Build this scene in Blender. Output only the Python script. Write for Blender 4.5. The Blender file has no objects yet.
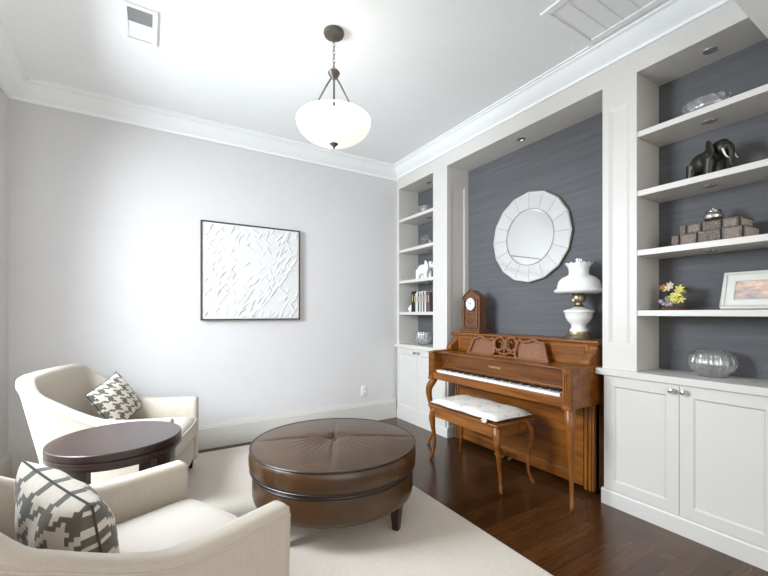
import bpy, bmesh, math, random
from math import sin, cos, pi, radians
from mathutils import Vector, Matrix
random.seed(7)
SC = bpy.context.scene
COL = SC.collection

# ------------------------------------------------------------------ camera, world, lights, exposure
cam_d = bpy.data.cameras.new('camera'); cam = bpy.data.objects.new('camera', cam_d); COL.objects.link(cam)
cam.location = (0, 0, 1.22); cam.rotation_euler = (radians(90), 0, radians(-31.483))
cam_d.sensor_width = 36; cam_d.lens = 36 * 387 / 768; cam_d.shift_y = 25.5 / 768
cam_d.clip_start = 0.02
SC.camera = cam
W = bpy.data.worlds.new('world'); SC.world = W; W.use_nodes = True
W.node_tree.nodes['Background'].inputs[0].default_value = (1.0, 0.985, 0.96, 1)
W.node_tree.nodes['Background'].inputs[1].default_value = 0.75

def area(name, loc, rot, sx, sy, power, color):
    d = bpy.data.lights.new(name, 'AREA'); d.shape = 'RECTANGLE'; d.size = sx; d.size_y = sy
    d.energy = power; d.color = color
    o = bpy.data.objects.new(name, d); COL.objects.link(o); o.location = loc; o.rotation_euler = rot
    return o
area('window_daylight', (-1.55, 2.5, 2.12), (0, radians(-64), 0), 1.7, 1.6, 245, (0.82, 0.91, 1.0))
area('foyer_fill', (-0.3, -2.2, 1.7), (radians(90), 0, 0), 3.0, 2.2, 30, (1.0, 0.98, 0.95))  # unseen fill lamp added behind the camera to lift the room
vs = SC.view_settings
vs.view_transform = 'Standard'; vs.look = 'None'; vs.gamma = 1.0; vs.exposure = 0.56; vs.use_curve_mapping = False
SC.display_settings.display_device = 'sRGB'
SC.cycles.use_denoising = True
SC.cycles.max_bounces = 10; SC.cycles.diffuse_bounces = 6; SC.cycles.transmission_bounces = 10

# ------------------------------------------------------------------ materials
def nt(name):
    m = bpy.data.materials.new(name); m.use_nodes = True
    return m, m.node_tree.nodes, m.node_tree.links, m.node_tree.nodes['Principled BSDF']
def setp(p, col=None, rough=None, metal=None, spec=None, **k):
    if col is not None: p.inputs['Base Color'].default_value = (*col, 1)
    if rough is not None: p.inputs['Roughness'].default_value = rough
    if metal is not None: p.inputs['Metallic'].default_value = metal
    if spec is not None: p.inputs['Specular IOR Level'].default_value = spec
    for a, b in k.items(): p.inputs[a.replace('_', ' ')].default_value = b
def mapped(N, L, scale, kind='Object', rot=(0, 0, 0)):
    t = N.new('ShaderNodeTexCoord'); mp = N.new('ShaderNodeMapping')
    mp.inputs['Scale'].default_value = scale; mp.inputs['Rotation'].default_value = rot
    L.new(t.outputs[kind], mp.inputs['Vector']); return mp.outputs['Vector']
def noise(N, L, vec, scale, detail=4, rough=0.6):
    n = N.new('ShaderNodeTexNoise'); n.inputs['Scale'].default_value = scale
    n.inputs['Detail'].default_value = detail; n.inputs['Roughness'].default_value = rough
    L.new(vec, n.inputs['Vector']); return n.outputs['Fac']
def ramp(N, L, fac, stops):
    r = N.new('ShaderNodeValToRGB'); e = r.color_ramp.elements
    while len(e) < len(stops): e.new(0.5)
    for el, (p, c) in zip(e, stops): el.position = p; el.color = (*c, 1)
    L.new(fac, r.inputs['Fac']); return r.outputs['Color']
def bump(N, L, p, h, strength, dist=0.01):
    b = N.new('ShaderNodeBump'); b.inputs['Strength'].default_value = strength; b.inputs['Distance'].default_value = dist
    L.new(h, b.inputs['Height']); L.new(b.outputs['Normal'], p.inputs['Normal'])
def plain(name, col, rough=0.5, metal=0.0, spec=0.5, nz=0.0, nscale=40, **k):
    m, N, L, p = nt(name); setp(p, col, rough, metal, spec, **k)
    if nz:
        f = noise(N, L, mapped(N, L, (1, 1, 1)), nscale)
        c = ramp(N, L, f, [(0.3, tuple(x * (1 - nz) for x in col)), (0.7, tuple(min(1, x * (1 + nz)) for x in col))])
        L.new(c, p.inputs['Base Color'])
    return m
def wood(name, dark, light, scale, rough=0.3, coat=0.3):
    m, N, L, p = nt(name); setp(p, None, rough, 0, 0.35); p.inputs['Coat Weight'].default_value = coat; p.inputs['Coat Roughness'].default_value = 0.15
    v = mapped(N, L, scale)
    f = noise(N, L, v, 3.0, 6, 0.65)
    mid = tuple((a + b) / 2 for a, b in zip(dark, light))
    L.new(ramp(N, L, f, [(0.28, dark), (0.5, mid), (0.72, light)]), p.inputs['Base Color'])
    bump(N, L, p, f, 0.06)
    return m
def fabric(name, col, var=0.06, rough=0.9, streak=(160, 160, 22), bstr=0.25):
    m, N, L, p = nt(name); setp(p, col, rough, 0, 0.2); p.inputs['Sheen Weight'].default_value = 0.15
    f = noise(N, L, mapped(N, L, streak), 1.0, 3, 0.7)
    L.new(ramp(N, L, f, [(0.3, tuple(x * (1 - var) for x in col)), (0.7, tuple(min(1, x * (1 + var)) for x in col))]), p.inputs['Base Color'])
    bump(N, L, p, f, bstr, 0.003)
    return m

M = {}
M['trim'] = plain('white_trim_paint', (0.625, 0.605, 0.565), 0.38, nz=0.01)
M['wall'] = plain('pale_grey_wall_paint', (0.655, 0.645, 0.645), 0.75, nz=0.012, nscale=6)
M['ceil'] = plain('white_ceiling_paint', (0.88, 0.895, 0.895), 0.85, nz=0.01, nscale=5)
M['matte_dark'] = plain('matte_near_black', (0.02, 0.02, 0.02), 0.9)  # matte dark colour for outlet slots and book spine bands
M['duct'] = plain('grey_duct_and_gap_shade', (0.25, 0.26, 0.26), 0.8)
# grasscloth
m, N, L, p = nt('grey_grasscloth'); setp(p, None, 0.7, 0, 0.3)
v = mapped(N, L, (1, 1.0, 210)); f1 = noise(N, L, v, 1.0, 5, 0.75)
v2 = mapped(N, L, (2, 1.6, 40)); f2 = noise(N, L, v2, 1.0, 3, 0.6)
mx = N.new('ShaderNodeMath'); mx.operation = 'MULTIPLY_ADD'; mx.inputs[1].default_value = 0.55
L.new(f2, mx.inputs[0])
sc_ = N.new('ShaderNodeMath'); sc_.operation = 'MULTIPLY'; sc_.inputs[1].default_value = 0.5; L.new(f1, sc_.inputs[0]); L.new(sc_.outputs[0], mx.inputs[2])
L.new(ramp(N, L, mx.outputs[0], [(0.28, (0.088, 0.090, 0.096)), (0.52, (0.115, 0.116, 0.123)), (0.78, (0.150, 0.151, 0.158))]), p.inputs['Base Color'])
bump(N, L, p, f1, 0.3, 0.004); M['grass'] = m
# floor
m, N, L, p = nt('dark_wood_floor'); setp(p, None, 0.22, 0, 0.45)
v = mapped(N, L, (1, 1, 1)); b = N.new('ShaderNodeTexBrick'); L.new(v, b.inputs['Vector'])
b.offset = 0.37; b.inputs['Scale'].default_value = 1; b.inputs['Brick Width'].default_value = 1.35; b.inputs['Row Height'].default_value = 0.088
b.inputs['Mortar Size'].default_value = 0.0016; b.inputs['Bias'].default_value = 0.0
b.inputs['Color1'].default_value = (0.048, 0.018, 0.005, 1); b.inputs['Color2'].default_value = (0.085, 0.034, 0.010, 1); b.inputs['Mortar'].default_value = (0.006, 0.004, 0.003, 1)
f = noise(N, L, mapped(N, L, (2.5, 40, 1)), 1.5, 6, 0.7)
g = ramp(N, L, f, [(0.3, (0.65, 0.62, 0.6)), (0.7, (1.25, 1.2, 1.15))])
mm = N.new('ShaderNodeMix'); mm.data_type = 'RGBA'; mm.blend_type = 'MULTIPLY'; mm.inputs['Factor'].default_value = 1
L.new(b.outputs['Color'], mm.inputs['A']); L.new(g, mm.inputs['B']); L.new(mm.outputs['Result'], p.inputs['Base Color'])
bump(N, L, p, f, 0.05, 0.003); M['floor'] = m
M['rug'] = fabric('cream_rug_wool', (0.61, 0.55, 0.475), 0.05, 0.95, (60, 60, 60), 0.4)
M['piano'] = wood('cherry_piano_wood', (0.090, 0.024, 0.003), (0.285, 0.100, 0.014), (5, 0.8, 8), 0.33, 0.15)
M['pianoV'] = wood('cherry_upright_grain', (0.090, 0.024, 0.003), (0.285, 0.100, 0.014), (8, 8, 0.8), 0.33, 0.15)
M['pianoF'] = wood('cherry_dull_panel', (0.09, 0.028, 0.006), (0.20, 0.070, 0.016), (5, 0.8, 8), 0.4, 0.2)
M['pianoP'] = wood('carved_desk_panel', (0.13, 0.050, 0.021), (0.29, 0.125, 0.058), (30, 30, 30), 0.5, 0.1)
M['clock'] = wood('oak_clock_wood', (0.07, 0.027, 0.010), (0.20, 0.085, 0.033), (8, 8, 2), 0.35, 0.2)
M['espresso'] = wood('espresso_table_wood', (0.012, 0.006, 0.005), (0.032, 0.015, 0.011), (3, 12, 12), 0.35, 0.15)
M['tabletop'] = wood('espresso_table_veneer', (0.016, 0.008, 0.007), (0.040, 0.019, 0.015), (1.5, 9, 9), 0.25, 0.4)
M['ivory'] = plain('ivory_white_keys', (0.86, 0.85, 0.81), 0.2)
M['ebony'] = plain('black_keys', (0.012, 0.012, 0.012), 0.25)
M['brass'] = plain('aged_brass', (0.36, 0.30, 0.19), 0.38, 1.0)
M['gold'] = plain('gold_lettering', (0.75, 0.58, 0.28), 0.35, 0.3)
M['bronze'] = plain('dark_bronze', (0.115, 0.098, 0.084), 0.42, 0.5, nz=0.1)
M['chrome'] = plain('nickel', (0.62, 0.60, 0.57), 0.22, 1.0)
M['mirror'] = plain('mirror_glass', (0.93, 0.94, 0.94), 0.02, 1.0)
M['mirror2'] = plain('mirror_bevel_strip', (0.93, 0.94, 0.94), 0.10, 1.0)
M['mframe'] = plain('silver_leaf_edge', (0.34, 0.31, 0.27), 0.4, 0.6)
M['linen'] = fabric('oatmeal_linen', (0.50, 0.44, 0.365), 0.05)
M['linen2'] = fabric('oatmeal_linen_seat', (0.49, 0.445, 0.39), 0.04)
M['cot_light'] = fabric('pillow_cream', (0.62, 0.565, 0.49), 0.06, streak=(90, 90, 90))
M['cot_dark'] = fabric('pillow_charcoal', (0.125, 0.118, 0.098), 0.15, streak=(90, 90, 90))
M['cot_piping'] = fabric('pillow_cord', (0.05, 0.05, 0.048), 0.1)
# leather
m, N, L, p = nt('brown_leather'); setp(p, None, 0.27, 0, 0.5)
f = noise(N, L, mapped(N, L, (1, 1, 1)), 5, 4, 0.6)
L.new(ramp(N, L, f, [(0.3, (0.043, 0.020, 0.007)), (0.7, (0.072, 0.034, 0.013))]), p.inputs['Base Color'])
f2 = noise(N, L, mapped(N, L, (1, 1, 1)), 160, 3, 0.6); bump(N, L, p, f2, 0.18, 0.003); M['leather'] = m
M['leatherpipe'] = plain('dark_leather_cord', (0.018, 0.010, 0.008), 0.35)
M['milk'] = plain('milk_glass', (0.84, 0.84, 0.82), 0.18, 0, 0.5)
m, N, L, p = nt('crystal'); setp(p, (0.97, 0.98, 0.98), 0.015); p.inputs['Transmission Weight'].default_value = 0.97; p.inputs['IOR'].default_value = 1.45
tb = N.new('ShaderNodeBsdfTransparent'); mxs = N.new('ShaderNodeMixShader'); mxs.inputs[0].default_value = 0.25
gl = N.new('ShaderNodeBsdfGlossy'); gl.inputs['Roughness'].default_value = 0.25; gl.inputs['Color'].default_value = (0.95, 0.96, 0.96, 1)
mx2 = N.new('ShaderNodeMixShader'); mx2.inputs[0].default_value = 0.16; L.new(p.outputs[0], mx2.inputs[1]); L.new(gl.outputs[0], mx2.inputs[2])
L.new(mx2.outputs[0], mxs.inputs[1]); L.new(tb.outputs[0], mxs.inputs[2]); L.new(mxs.outputs[0], N['Material Output'].inputs['Surface']); M['crystal'] = m
m, N, L, p = nt('frosted_bowl_glass'); setp(p, (0.95, 0.94, 0.9), 0.4); p.inputs['Emission Color'].default_value = (1, 0.95, 0.86, 1); p.inputs['Emission Strength'].default_value = 0.4; M['bowl'] = m
M['eleph'] = plain('dark_carved_ebony', (0.014, 0.012, 0.007), 0.42, nz=0.3, nscale=25)
M['elephw'] = plain('white_ceramic', (0.86, 0.86, 0.85), 0.25)
M['tusk'] = plain('ivory_tusk', (0.8, 0.78, 0.7), 0.35)
M['paper'] = plain('page_paper', (0.50, 0.45, 0.36), 0.9)
M['plate'] = plain('outlet_plastic', (0.80, 0.80, 0.80), 0.35)
M['frameblack'] = plain('dark_bronze_picture_frame', (0.045, 0.032, 0.026), 0.4)
M['mat'] = plain('cream_mat_board', (0.70, 0.69, 0.64), 0.8)
M['silverwood'] = plain('silvery_white_frame', (0.62, 0.63, 0.58), 0.4, 0.1)
M['canvas'] = plain('white_plaster_canvas', (0.70, 0.70, 0.69), 0.7)
# floral bench pad
m, N, L, p = nt('floral_pad_cotton'); setp(p, None, 0.9, 0, 0.2)
f = noise(N, L, mapped(N, L, (1, 1, 1)), 16, 3, 0.6)
L.new(ramp(N, L, f, [(0.0, (0.72, 0.69, 0.64)), (0.58, (0.72, 0.69, 0.64)), (0.66, (0.50, 0.44, 0.38)), (0.74, (0.40, 0.41, 0.36))]), p.inputs['Base Color']); M['pad'] = m
# old book cover
m, N, L, p = nt('patterned_book_cover'); setp(p, None, 0.6, 0, 0.3)
vo = N.new('ShaderNodeTexVoronoi'); vo.inputs['Scale'].default_value = 1; L.new(mapped(N, L, (70, 55, 55)), vo.inputs['Vector'])
L.new(ramp(N, L, vo.outputs['Distance'], [(0.15, (0.07, 0.05, 0.045)), (0.4, (0.21, 0.165, 0.135)), (0.65, (0.09, 0.07, 0.065)), (0.9, (0.25, 0.21, 0.175))]), p.inputs['Base Color']); M['bookcover'] = m
# photo print
m, N, L, p = nt('sunset_beach_print'); setp(p, None, 0.3)
f = noise(N, L, mapped(N, L, (3, 9, 22)), 1.2, 4, 0.6)
L.new(ramp(N, L, f, [(0.32, (0.30, 0.32, 0.38)), (0.48, (0.62, 0.46, 0.38)), (0.6, (0.85, 0.62, 0.48)), (0.75, (0.90, 0.82, 0.72))]), p.inputs['Base Color']); M['print'] = m

# ------------------------------------------------------------------ mesh helpers
OFF = {}
class MB:
    def __init__(s): s.v = []; s.f = []; s.mi = []; s.cur = 0
    def add(s, vs, fs):
        b = len(s.v); s.v += [tuple(q) for q in vs]
        for f in fs: s.f.append([i + b for i in f]); s.mi.append(s.cur)
        return s
    def box(s, x0, x1, y0, y1, z0, z1, bv=0.0):
        if bv <= 0:
            return s.add([(x, y, z) for x in (x0, x1) for y in (y0, y1) for z in (z0, z1)],
                         [(0, 1, 3, 2), (4, 6, 7, 5), (0, 4, 5, 1), (2, 3, 7, 6), (0, 2, 6, 4), (1, 5, 7, 3)])
        bm = bmesh.new(); bmesh.ops.create_cube(bm, size=1.0)
        for q in bm.verts:
            q.co = Vector(((x0 + x1) / 2 + q.co.x * (x1 - x0), (y0 + y1) / 2 + q.co.y * (y1 - y0), (z0 + z1) / 2 + q.co.z * (z1 - z0)))
        bmesh.ops.bevel(bm, geom=list(bm.edges), offset=bv, segments=3, profile=0.5, affect='EDGES')
        bm.verts.index_update()
        s.add([q.co[:] for q in bm.verts], [[q.index for q in f.verts] for f in bm.faces]); bm.free(); return s
    def prism(s, poly, axis, a, b):
        def P(p, t):
            return {'x': (t, p[0], p[1]), 'y': (p[0], t, p[1]), 'z': (p[0], p[1], t)}[axis]
        n = len(poly)
        return s.add([P(p, a) for p in poly] + [P(p, b) for p in poly],
                     [list(range(n))[::-1], list(range(n, 2 * n))] + [(i, (i + 1) % n, n + (i + 1) % n, n + i) for i in range(n)])
    def lathe(s, prof, n=32, c=(0, 0, 0), axis='z', mod=None):
        vs = []; k = len(prof)
        for j in range(n):
            t = 2 * pi * j / n
            for i, (r, z) in enumerate(prof):
                if mod: r, z = mod(r, z, t, i)
                x, y = r * cos(t), r * sin(t)
                p = (x, y, z) if axis == 'z' else ((z, x, y) if axis == 'x' else (x, z, y))
                vs.append((p[0] + c[0], p[1] + c[1], p[2] + c[2]))
        fs = [(j * k + i, ((j + 1) % n) * k + i, ((j + 1) % n) * k + i + 1, j * k + i + 1) for j in range(n) for i in range(k - 1)]
        return s.add(vs, fs)
    def tube(s, pts, r, n=10, closed=False, cap=True, sq=None):
        P = [Vector(p) for p in pts]; m = len(P); R = r if isinstance(r, (list, tuple)) else [r] * m
        rings = []; up = None
        for i in range(m):
            a = P[(i - 1) % m] if (closed or i > 0) else P[i]; b = P[(i + 1) % m] if (closed or i < m - 1) else P[i]
            t = (b - a).normalized()
            if up is None:
                up = Vector((0, 0, 1)) if abs(t.z) < 0.9 else Vector((1, 0, 0))
            x = up - t * up.dot(t)
            x = x.normalized() if x.length > 1e-6 else t.orthogonal().normalized()
            up = x; y = t.cross(x)
            rings.append([P[i] + (x * cos(2 * pi * (j + .5) / n) + y * sin(2 * pi * (j + .5) / n)) * R[i] for j in range(n)])
        return s.loft(rings, closed, cap)
    def loft(s, rings, closed=False, cap=True):
        m, n = len(rings), len(rings[0])
        vs = [q for r in rings for q in r]
        fs = [(i * n + j, i * n + (j + 1) % n, ((i + 1) % m) * n + (j + 1) % n, ((i + 1) % m) * n + j)
              for i in range(m if closed else m - 1) for j in range(n)]
        if cap and not closed: fs += [list(range(n))[::-1], [(m - 1) * n + j for j in range(n)]]
        return s.add(vs, fs)
    def ball(s, c, r, n=14, m=9, R=None):
        rx, ry, rz = r if isinstance(r, (list, tuple)) else (r, r, r)
        vs = []; 
        for i in range(m + 1):
            a = pi * i / m
            for j in range(n):
                b = 2 * pi * j / n; q = Vector((rx * sin(a) * cos(b), ry * sin(a) * sin(b), rz * cos(a)))
                if R: q = R @ q
                vs.append((q.x + c[0], q.y + c[1], q.z + c[2]))
        return s.add(vs, [(i * n + j, (i + 1) * n + j, (i + 1) * n + (j + 1) % n, i * n + (j + 1) % n) for i in range(m) for j in range(n)])
    def grid(s, fn, nu, nv, mf=None):
        vs = [fn(i / nu, j / nv) for i in range(nu + 1) for j in range(nv + 1)]; b = len(s.v); s.v += [tuple(q) for q in vs]
        for i in range(nu):
            for j in range(nv):
                s.f.append([b + i * (nv + 1) + j, b + (i + 1) * (nv + 1) + j, b + (i + 1) * (nv + 1) + j + 1, b + i * (nv + 1) + j + 1])
                s.mi.append(mf(i, j) if mf else s.cur)
        return s
    def xform(s, mat):
        s.v = [tuple(mat @ Vector(q)) for q in s.v]; return s
    def build(s, name, mats, parent=None, smooth=40, bevel=0, weld=True, local=False, segs=2):
        me = bpy.data.meshes.new(name)
        off = Vector((0, 0, 0)) if (local or parent is None) else OFF[parent.name]
        me.from_pydata([(q[0] - off.x, q[1] - off.y, q[2] - off.z) for q in s.v], [], s.f)
        if not isinstance(mats, (list, tuple)): mats = [mats]
        for mt in mats: me.materials.append(M[mt] if isinstance(mt, str) else mt)
        for pl, k in zip(me.polygons, s.mi): pl.material_index = k
        bm = bmesh.new(); bm.from_mesh(me)
        if weld: bmesh.ops.remove_doubles(bm, verts=bm.verts, dist=1e-5)
        bmesh.ops.dissolve_degenerate(bm, edges=bm.edges, dist=1e-6)
        bmesh.ops.recalc_face_normals(bm, faces=bm.faces); bm.to_mesh(me); bm.free()
        o = bpy.data.objects.new(name, me); COL.objects.link(o)
        if smooth:
            for pl in me.polygons: pl.use_smooth = True
            me.set_sharp_from_angle(angle=radians(smooth))
        if bevel:
            md = o.modifiers.new('bevel', 'BEVEL'); md.width = bevel; md.segments = segs; md.limit_method = 'ANGLE'; md.angle_limit = radians(40)
        if parent is not None: o.parent = parent
        OFF[o.name] = off.copy()
        return o
def thing(name, label, cat, loc=(0, 0, 0), rz=0.0, group=None):
    o = bpy.data.objects.new(name, None); COL.objects.link(o); o.empty_display_size = 0.05
    o.location = loc; o.rotation_euler = (0, 0, rz); OFF[o.name] = Vector(loc)
    return tag(o, label, cat, group)
def tag(o, label, cat, group=None):
    o['label'] = label; o['category'] = cat
    if group: o['group'] = group
    return o
def struct(name, mb, mat, **k):
    o = mb.build(name, mat, **k); o['kind'] = 'structure'; return o
def raised_panel(mb, y0, y1, z0, z1, x, th, st, rec=0.010, bev=0.012, face='-x'):
    """A slab with its front (towards -x) carrying one recessed field inside stiles of width st."""
    st = st if isinstance(st, (tuple, list)) else (st, st, st, st)   # y0 side, y1 side, z0, z1
    def rect(a0, a1, b0, b1, xx): return [(xx, a0, b0), (xx, a1, b0), (xx, a1, b1), (xx, a0, b1)]
    iy0, iy1, iz0, iz1 = y0 + st[0], y1 - st[1], z0 + st[2], z1 - st[3]
    V = rect(y0, y1, z0, z1, x) + rect(iy0, iy1, iz0, iz1, x) + rect(iy0 + bev, iy1 - bev, iz0 + bev, iz1 - bev, x + rec) + rect(y0, y1, z0, z1, x + th)
    F = []
    for a, b in ((0, 4), (4, 8)):
        for i in range(4): F.append((a + i, a + (i + 1) % 4, b + (i + 1) % 4, b + i))
    F.append((8, 9, 10, 11)); F.append((12, 13, 14, 15))
    for i in range(4): F.append((i, (i + 1) % 4, 12 + (i + 1) % 4, 12 + i))
    return mb.add(V, F)

XF, XB = 2.519, 2.804          # face of the built-ins, plane of the grasscloth
YB, XL, ZC = 3.82, -0.858, 2.907

# ------------------------------------------------------------------ the setting
struct('floor', MB().box(-2.6, 3.2, -2.6, 3.95, -0.06, 0.0), 'floor', smooth=0)
struct('ceiling', MB().box(-2.6, 3.2, -2.6, 3.95, ZC, ZC + 0.08), 'ceil', smooth=0)
struct('wall_back', MB().box(XL - 0.12, 3.0, YB, YB + 0.12, 0, ZC), 'wall', smooth=0)
w0, w1, wz0, wz1 = 1.95, 3.05, 0.30, 2.40
mb = MB()
mb.box(XL - 0.12, XL, 0.30, w0, 0, ZC).box(XL - 0.12, XL, w1, YB, 0, ZC).box(XL - 0.12, XL, w0, w1, 0, wz0).box(XL - 0.12, XL, w0, w1, wz1, ZC)
struct('wall_left', mb, 'wall', smooth=0)
struct('wall_right', MB().box(XB, XB + 0.12, 0.25, YB, 0, ZC), 'grass', smooth=0)
mb = MB(); c = 0.07
mb.box(XL - 0.10, XL + 0.02, w0 - c, w0 + 0.006, wz0 - c, wz1 + c).box(XL - 0.10, XL + 0.02, w1 - 0.006, w1 + c, wz0 - c, wz1 + c)
mb.box(XL - 0.10, XL + 0.02, w0, w1, wz1 - 0.006, wz1 + c).box(XL - 0.10, XL + 0.05, w0, w1, wz0 - c, wz0 + 0.006)
mb.box(XL - 0.07, XL - 0.04, w0, w1, 1.33, 1.37).box(XL - 0.07, XL - 0.04, 2.48, 2.52, wz0, wz1)
struct('window_1', mb, 'trim', smooth=0)
# cased opening the room is seen through: header across the top, short wall returns at the sides
mb = MB()
mb.box(XL - 0.12, XF - 0.001, 0.30, 0.60, 2.493, ZC).box(XL - 0.12, XL + 0.10, 0.30, 0.45, 0, 2.493).box(2.35, XB + 0.12, 0.10, 0.25, 0, ZC)
struct('wall_front', mb, 'ceil', smooth=0)

CROWN = [(0, 0), (0.014, 0), (0.018, 0.016), (0.030, 0.024), (0.052, 0.036), (0.082, 0.060), (0.104, 0.084), (0.112, 0.088), (0.122, 0.090), (0.128, 0.098), (0.144, 0.098), (0.144, 0.1065), (0, 0.1065)]
cz = ZC - 0.1067
struct('trim_1', MB().prism([(YB - a, cz - 0.020 + b * 1.19) for a, b in CROWN], 'x', XL, XF), 'ceil', smooth=20)
struct('trim_2', MB().prism([(XL + a, cz - 0.020 + b * 1.19) for a, b in CROWN], 'y', 0.60, YB), 'ceil', smooth=20)
struct('trim_3', MB().prism([(XF - a, cz + b) for a, b in CROWN], 'y', 0.60, YB), 'ceil', smooth=20)
# header over bookcases and alcove, its underside is the soffit
struct('trim_4', MB().box(XF, XB, 0.25, YB, 2.675, ZC), 'trim', smooth=0)
BASE = [(0, 0), (0.017, 0), (0.017, 0.185), (0.013, 0.192), (0.013, 0.203), (0.008, 0.212), (0.007, 0.224), (0, 0.224)]
struct('baseboard_back', MB().prism([(YB - a, b) for a, b in BASE], 'x', XL, XF - 0.02), 'trim', smooth=20)
struct('baseboard_left', MB().prism([(XL + a, b) for a, b in BASE], 'y', 0.45, YB), 'trim', smooth=20)

# rug
mb = MB(); mb.box(-0.72, 1.60, 0.72, 3.69, 0.0, 0.011, 0.004)
rug = mb.build('area_rug', 'rug'); tag(rug, 'large plain cream rug lying on the dark wood floor under the chairs and ottoman', 'rug')

# ------------------------------------------------------------------ built-in bookcases
SHELVES = [2.283, 1.926, 1.568, 1.205]
def bookcase(label, y0, y1, stile0, stile1, spots):
    t = thing('built_in_bookcase', label, 'bookcase', (XF, (y0 + y1) / 2, 0.868), 0, 'white built-in bookcases')
    a, b = y0 + stile0, y1 - stile1
    MB().box(XB - 0.006, XB - 0.0005, a, b, 0.868, 2.675).build('back_panel', 'grass', t, smooth=0)
    return t, a, b
# right unit
tR, a, b = bookcase('wide white open bookcase at the right edge, holding the bronze-brown elephant and crystal bowl', 0.34, 1.40, 0.06, 0.205, 0)
mb = MB(); raised_panel(mb, 1.195, 1.40, 0.868, 2.675, XF, 0.02, (0.04, 0.038, 0.157, 0.16), 0.010, 0.022)
mb.build('pilaster', 'trim', tR, smooth=0)
MB().box(XF + 0.02, XB - 0.006, 1.195, 1.399, 0.868, 2.675).build('side_panel', 'trim', tR, smooth=0)
MB().box(XF, XB - 0.006, 0.34, 0.40, 0.868, 2.675).build('side_panel', 'trim', tR, smooth=0)
for z in SHELVES: MB().box(XF + 0.006, XB - 0.006, 0.40, 1.195, z, z + 0.034).build('shelf', 'trim', tR, bevel=0.002)
def puck(parent, x, y, z):
    p_ = MB().lathe([(0, z - 0.006), (0.020, z - 0.006), (0.030, z - 0.004), (0.032, z), (0, z)], 20, (x, y, 0)).build('puck_light', 'chrome', parent)
    p_['label'] = 'small round nickel light'
for z in [2.675] + SHELVES[:3]: puck(tR, 2.655, 0.885, z)
# left unit
tL, a, b = bookcase('narrow white open bookcase in the far corner, holding the white elephant and row of books', 2.925, 3.818, 0.219, 0.041, 0)
MB().box(XF, XF + 0.02, 2.925, 3.144, 0.868, 2.675).build('pilaster', 'trim', tL, smooth=0)
# alcove-facing side with its recessed panel
mb = MB(); raised_panel(mb, XF + 0.02, XB, 0.868, 2.675, 0.0, 0.015, (0.026, 0.050, 0.12, 0.18), 0.010, 0.014)
mb.v = [(q[1], 2.925 + q[0], q[2]) for q in mb.v]
mb.build('side_panel', 'trim', tL, smooth=0)
MB().box(XF + 0.02, XB - 0.006, 2.94, 3.144, 0.868, 2.675).build('side_panel', 'trim', tL, smooth=0)
MB().box(XF, XB - 0.006, 3.777, 3.818, 0.868, 2.675).build('side_panel', 'trim', tL, smooth=0)
for z in SHELVES: MB().box(XF + 0.006, XB - 0.006, 3.144, 3.777, z, z + 0.034).build('shelf', 'trim', tL, bevel=0.002)
for z in [2.675] + SHELVES[:3]: puck(tL, 2.665, 3.40, z)
# base cabinets
def knob(parent, y, z, x=2.505):
    mb = MB().lathe([(0, 0), (0.009, 0), (0.009, 0.003), (0.0045, 0.006), (0.0045, 0.014), (0.013, 0.018), (0.0165, 0.024), (0.014, 0.030), (0.006, 0.033), (0, 0.0335)], 18)
    mb.v = [(x - q[2], y + q[0], z + q[1]) for q in mb.v]
    k = mb.build('knob', 'chrome', parent); k['label'] = 'round nickel knob'
def base_cab(label, y0, y1, doors, knobs):
    t = thing('base_cabinet', label, 'cabinet', (XF, (y0 + y1) / 2, 0), 0, 'white built-in base cabinets')
    MB().box(XF + 0.008, XB - 0.001, y0, y1, 0.095, 0.8265).build('carcass', 'trim', t, smooth=0)
    MB().prism([(XF - 0.016, 0), (XF - 0.016, 0.088), (XF - 0.010, 0.098), (XB - 0.001, 0.098), (XB - 0.001, 0)], 'y', y0 - 0.012 if y0 > 1 else y0, y1 + 0.012 if y1 < 2 else y1).build('plinth', 'trim', t, smooth=0)
    for (a, b), kk in zip(doors, knobs):
        mb = MB(); raised_panel(mb, a, b, 0.101, 0.824, XF - 0.012, 0.02, 0.062, 0.009, 0.010)
        d = mb.build('door', 'trim', t, smooth=0)
        knob(d, kk, 0.790, XF - 0.012)
    return t
base_cab('white base cabinet with shaker doors below the wide right-hand bookcase', 0.34, 1.388, [(0.973, 1.384), (0.558, 0.970)], [1.001, 0.945])
base_cab('white base cabinet below the narrow corner bookcase, half hidden by the piano', 2.915, 3.800, [(3.399, 3.796), (2.935, 3.396)], [3.432, 3.362])
for y0, y1, lab in ((0.34, 1.433, 'white cabinet top carrying the crystal bowl beside the piano'), (2.892, 3.819, 'white cabinet top in the far corner carrying the fluted glass vase')):
    o = MB().box(XF - 0.028, XB - 0.001, y0, y1, 0.827, 0.868).build('countertop', 'trim', bevel=0.003)
    tag(o, lab, 'countertop', 'white built-in countertops')
# alcove downlight
t = thing('recessed_downlight', 'tiny recessed light in the alcove soffit above the round mirror', 'light', (2.658, 2.154, 2.675))
MB().lathe([(0.020, 2.675), (0.034, 2.675), (0.034, 2.669), (0.022, 2.669), (0.020, 2.675)], 24, (2.658, 2.154, 0)).build('trim_ring', 'chrome', t)
MB().lathe([(0, 2.6735), (0.021, 2.6735)], 24, (2.658, 2.154, 0)).build('lens', 'bronze', t)

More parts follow.
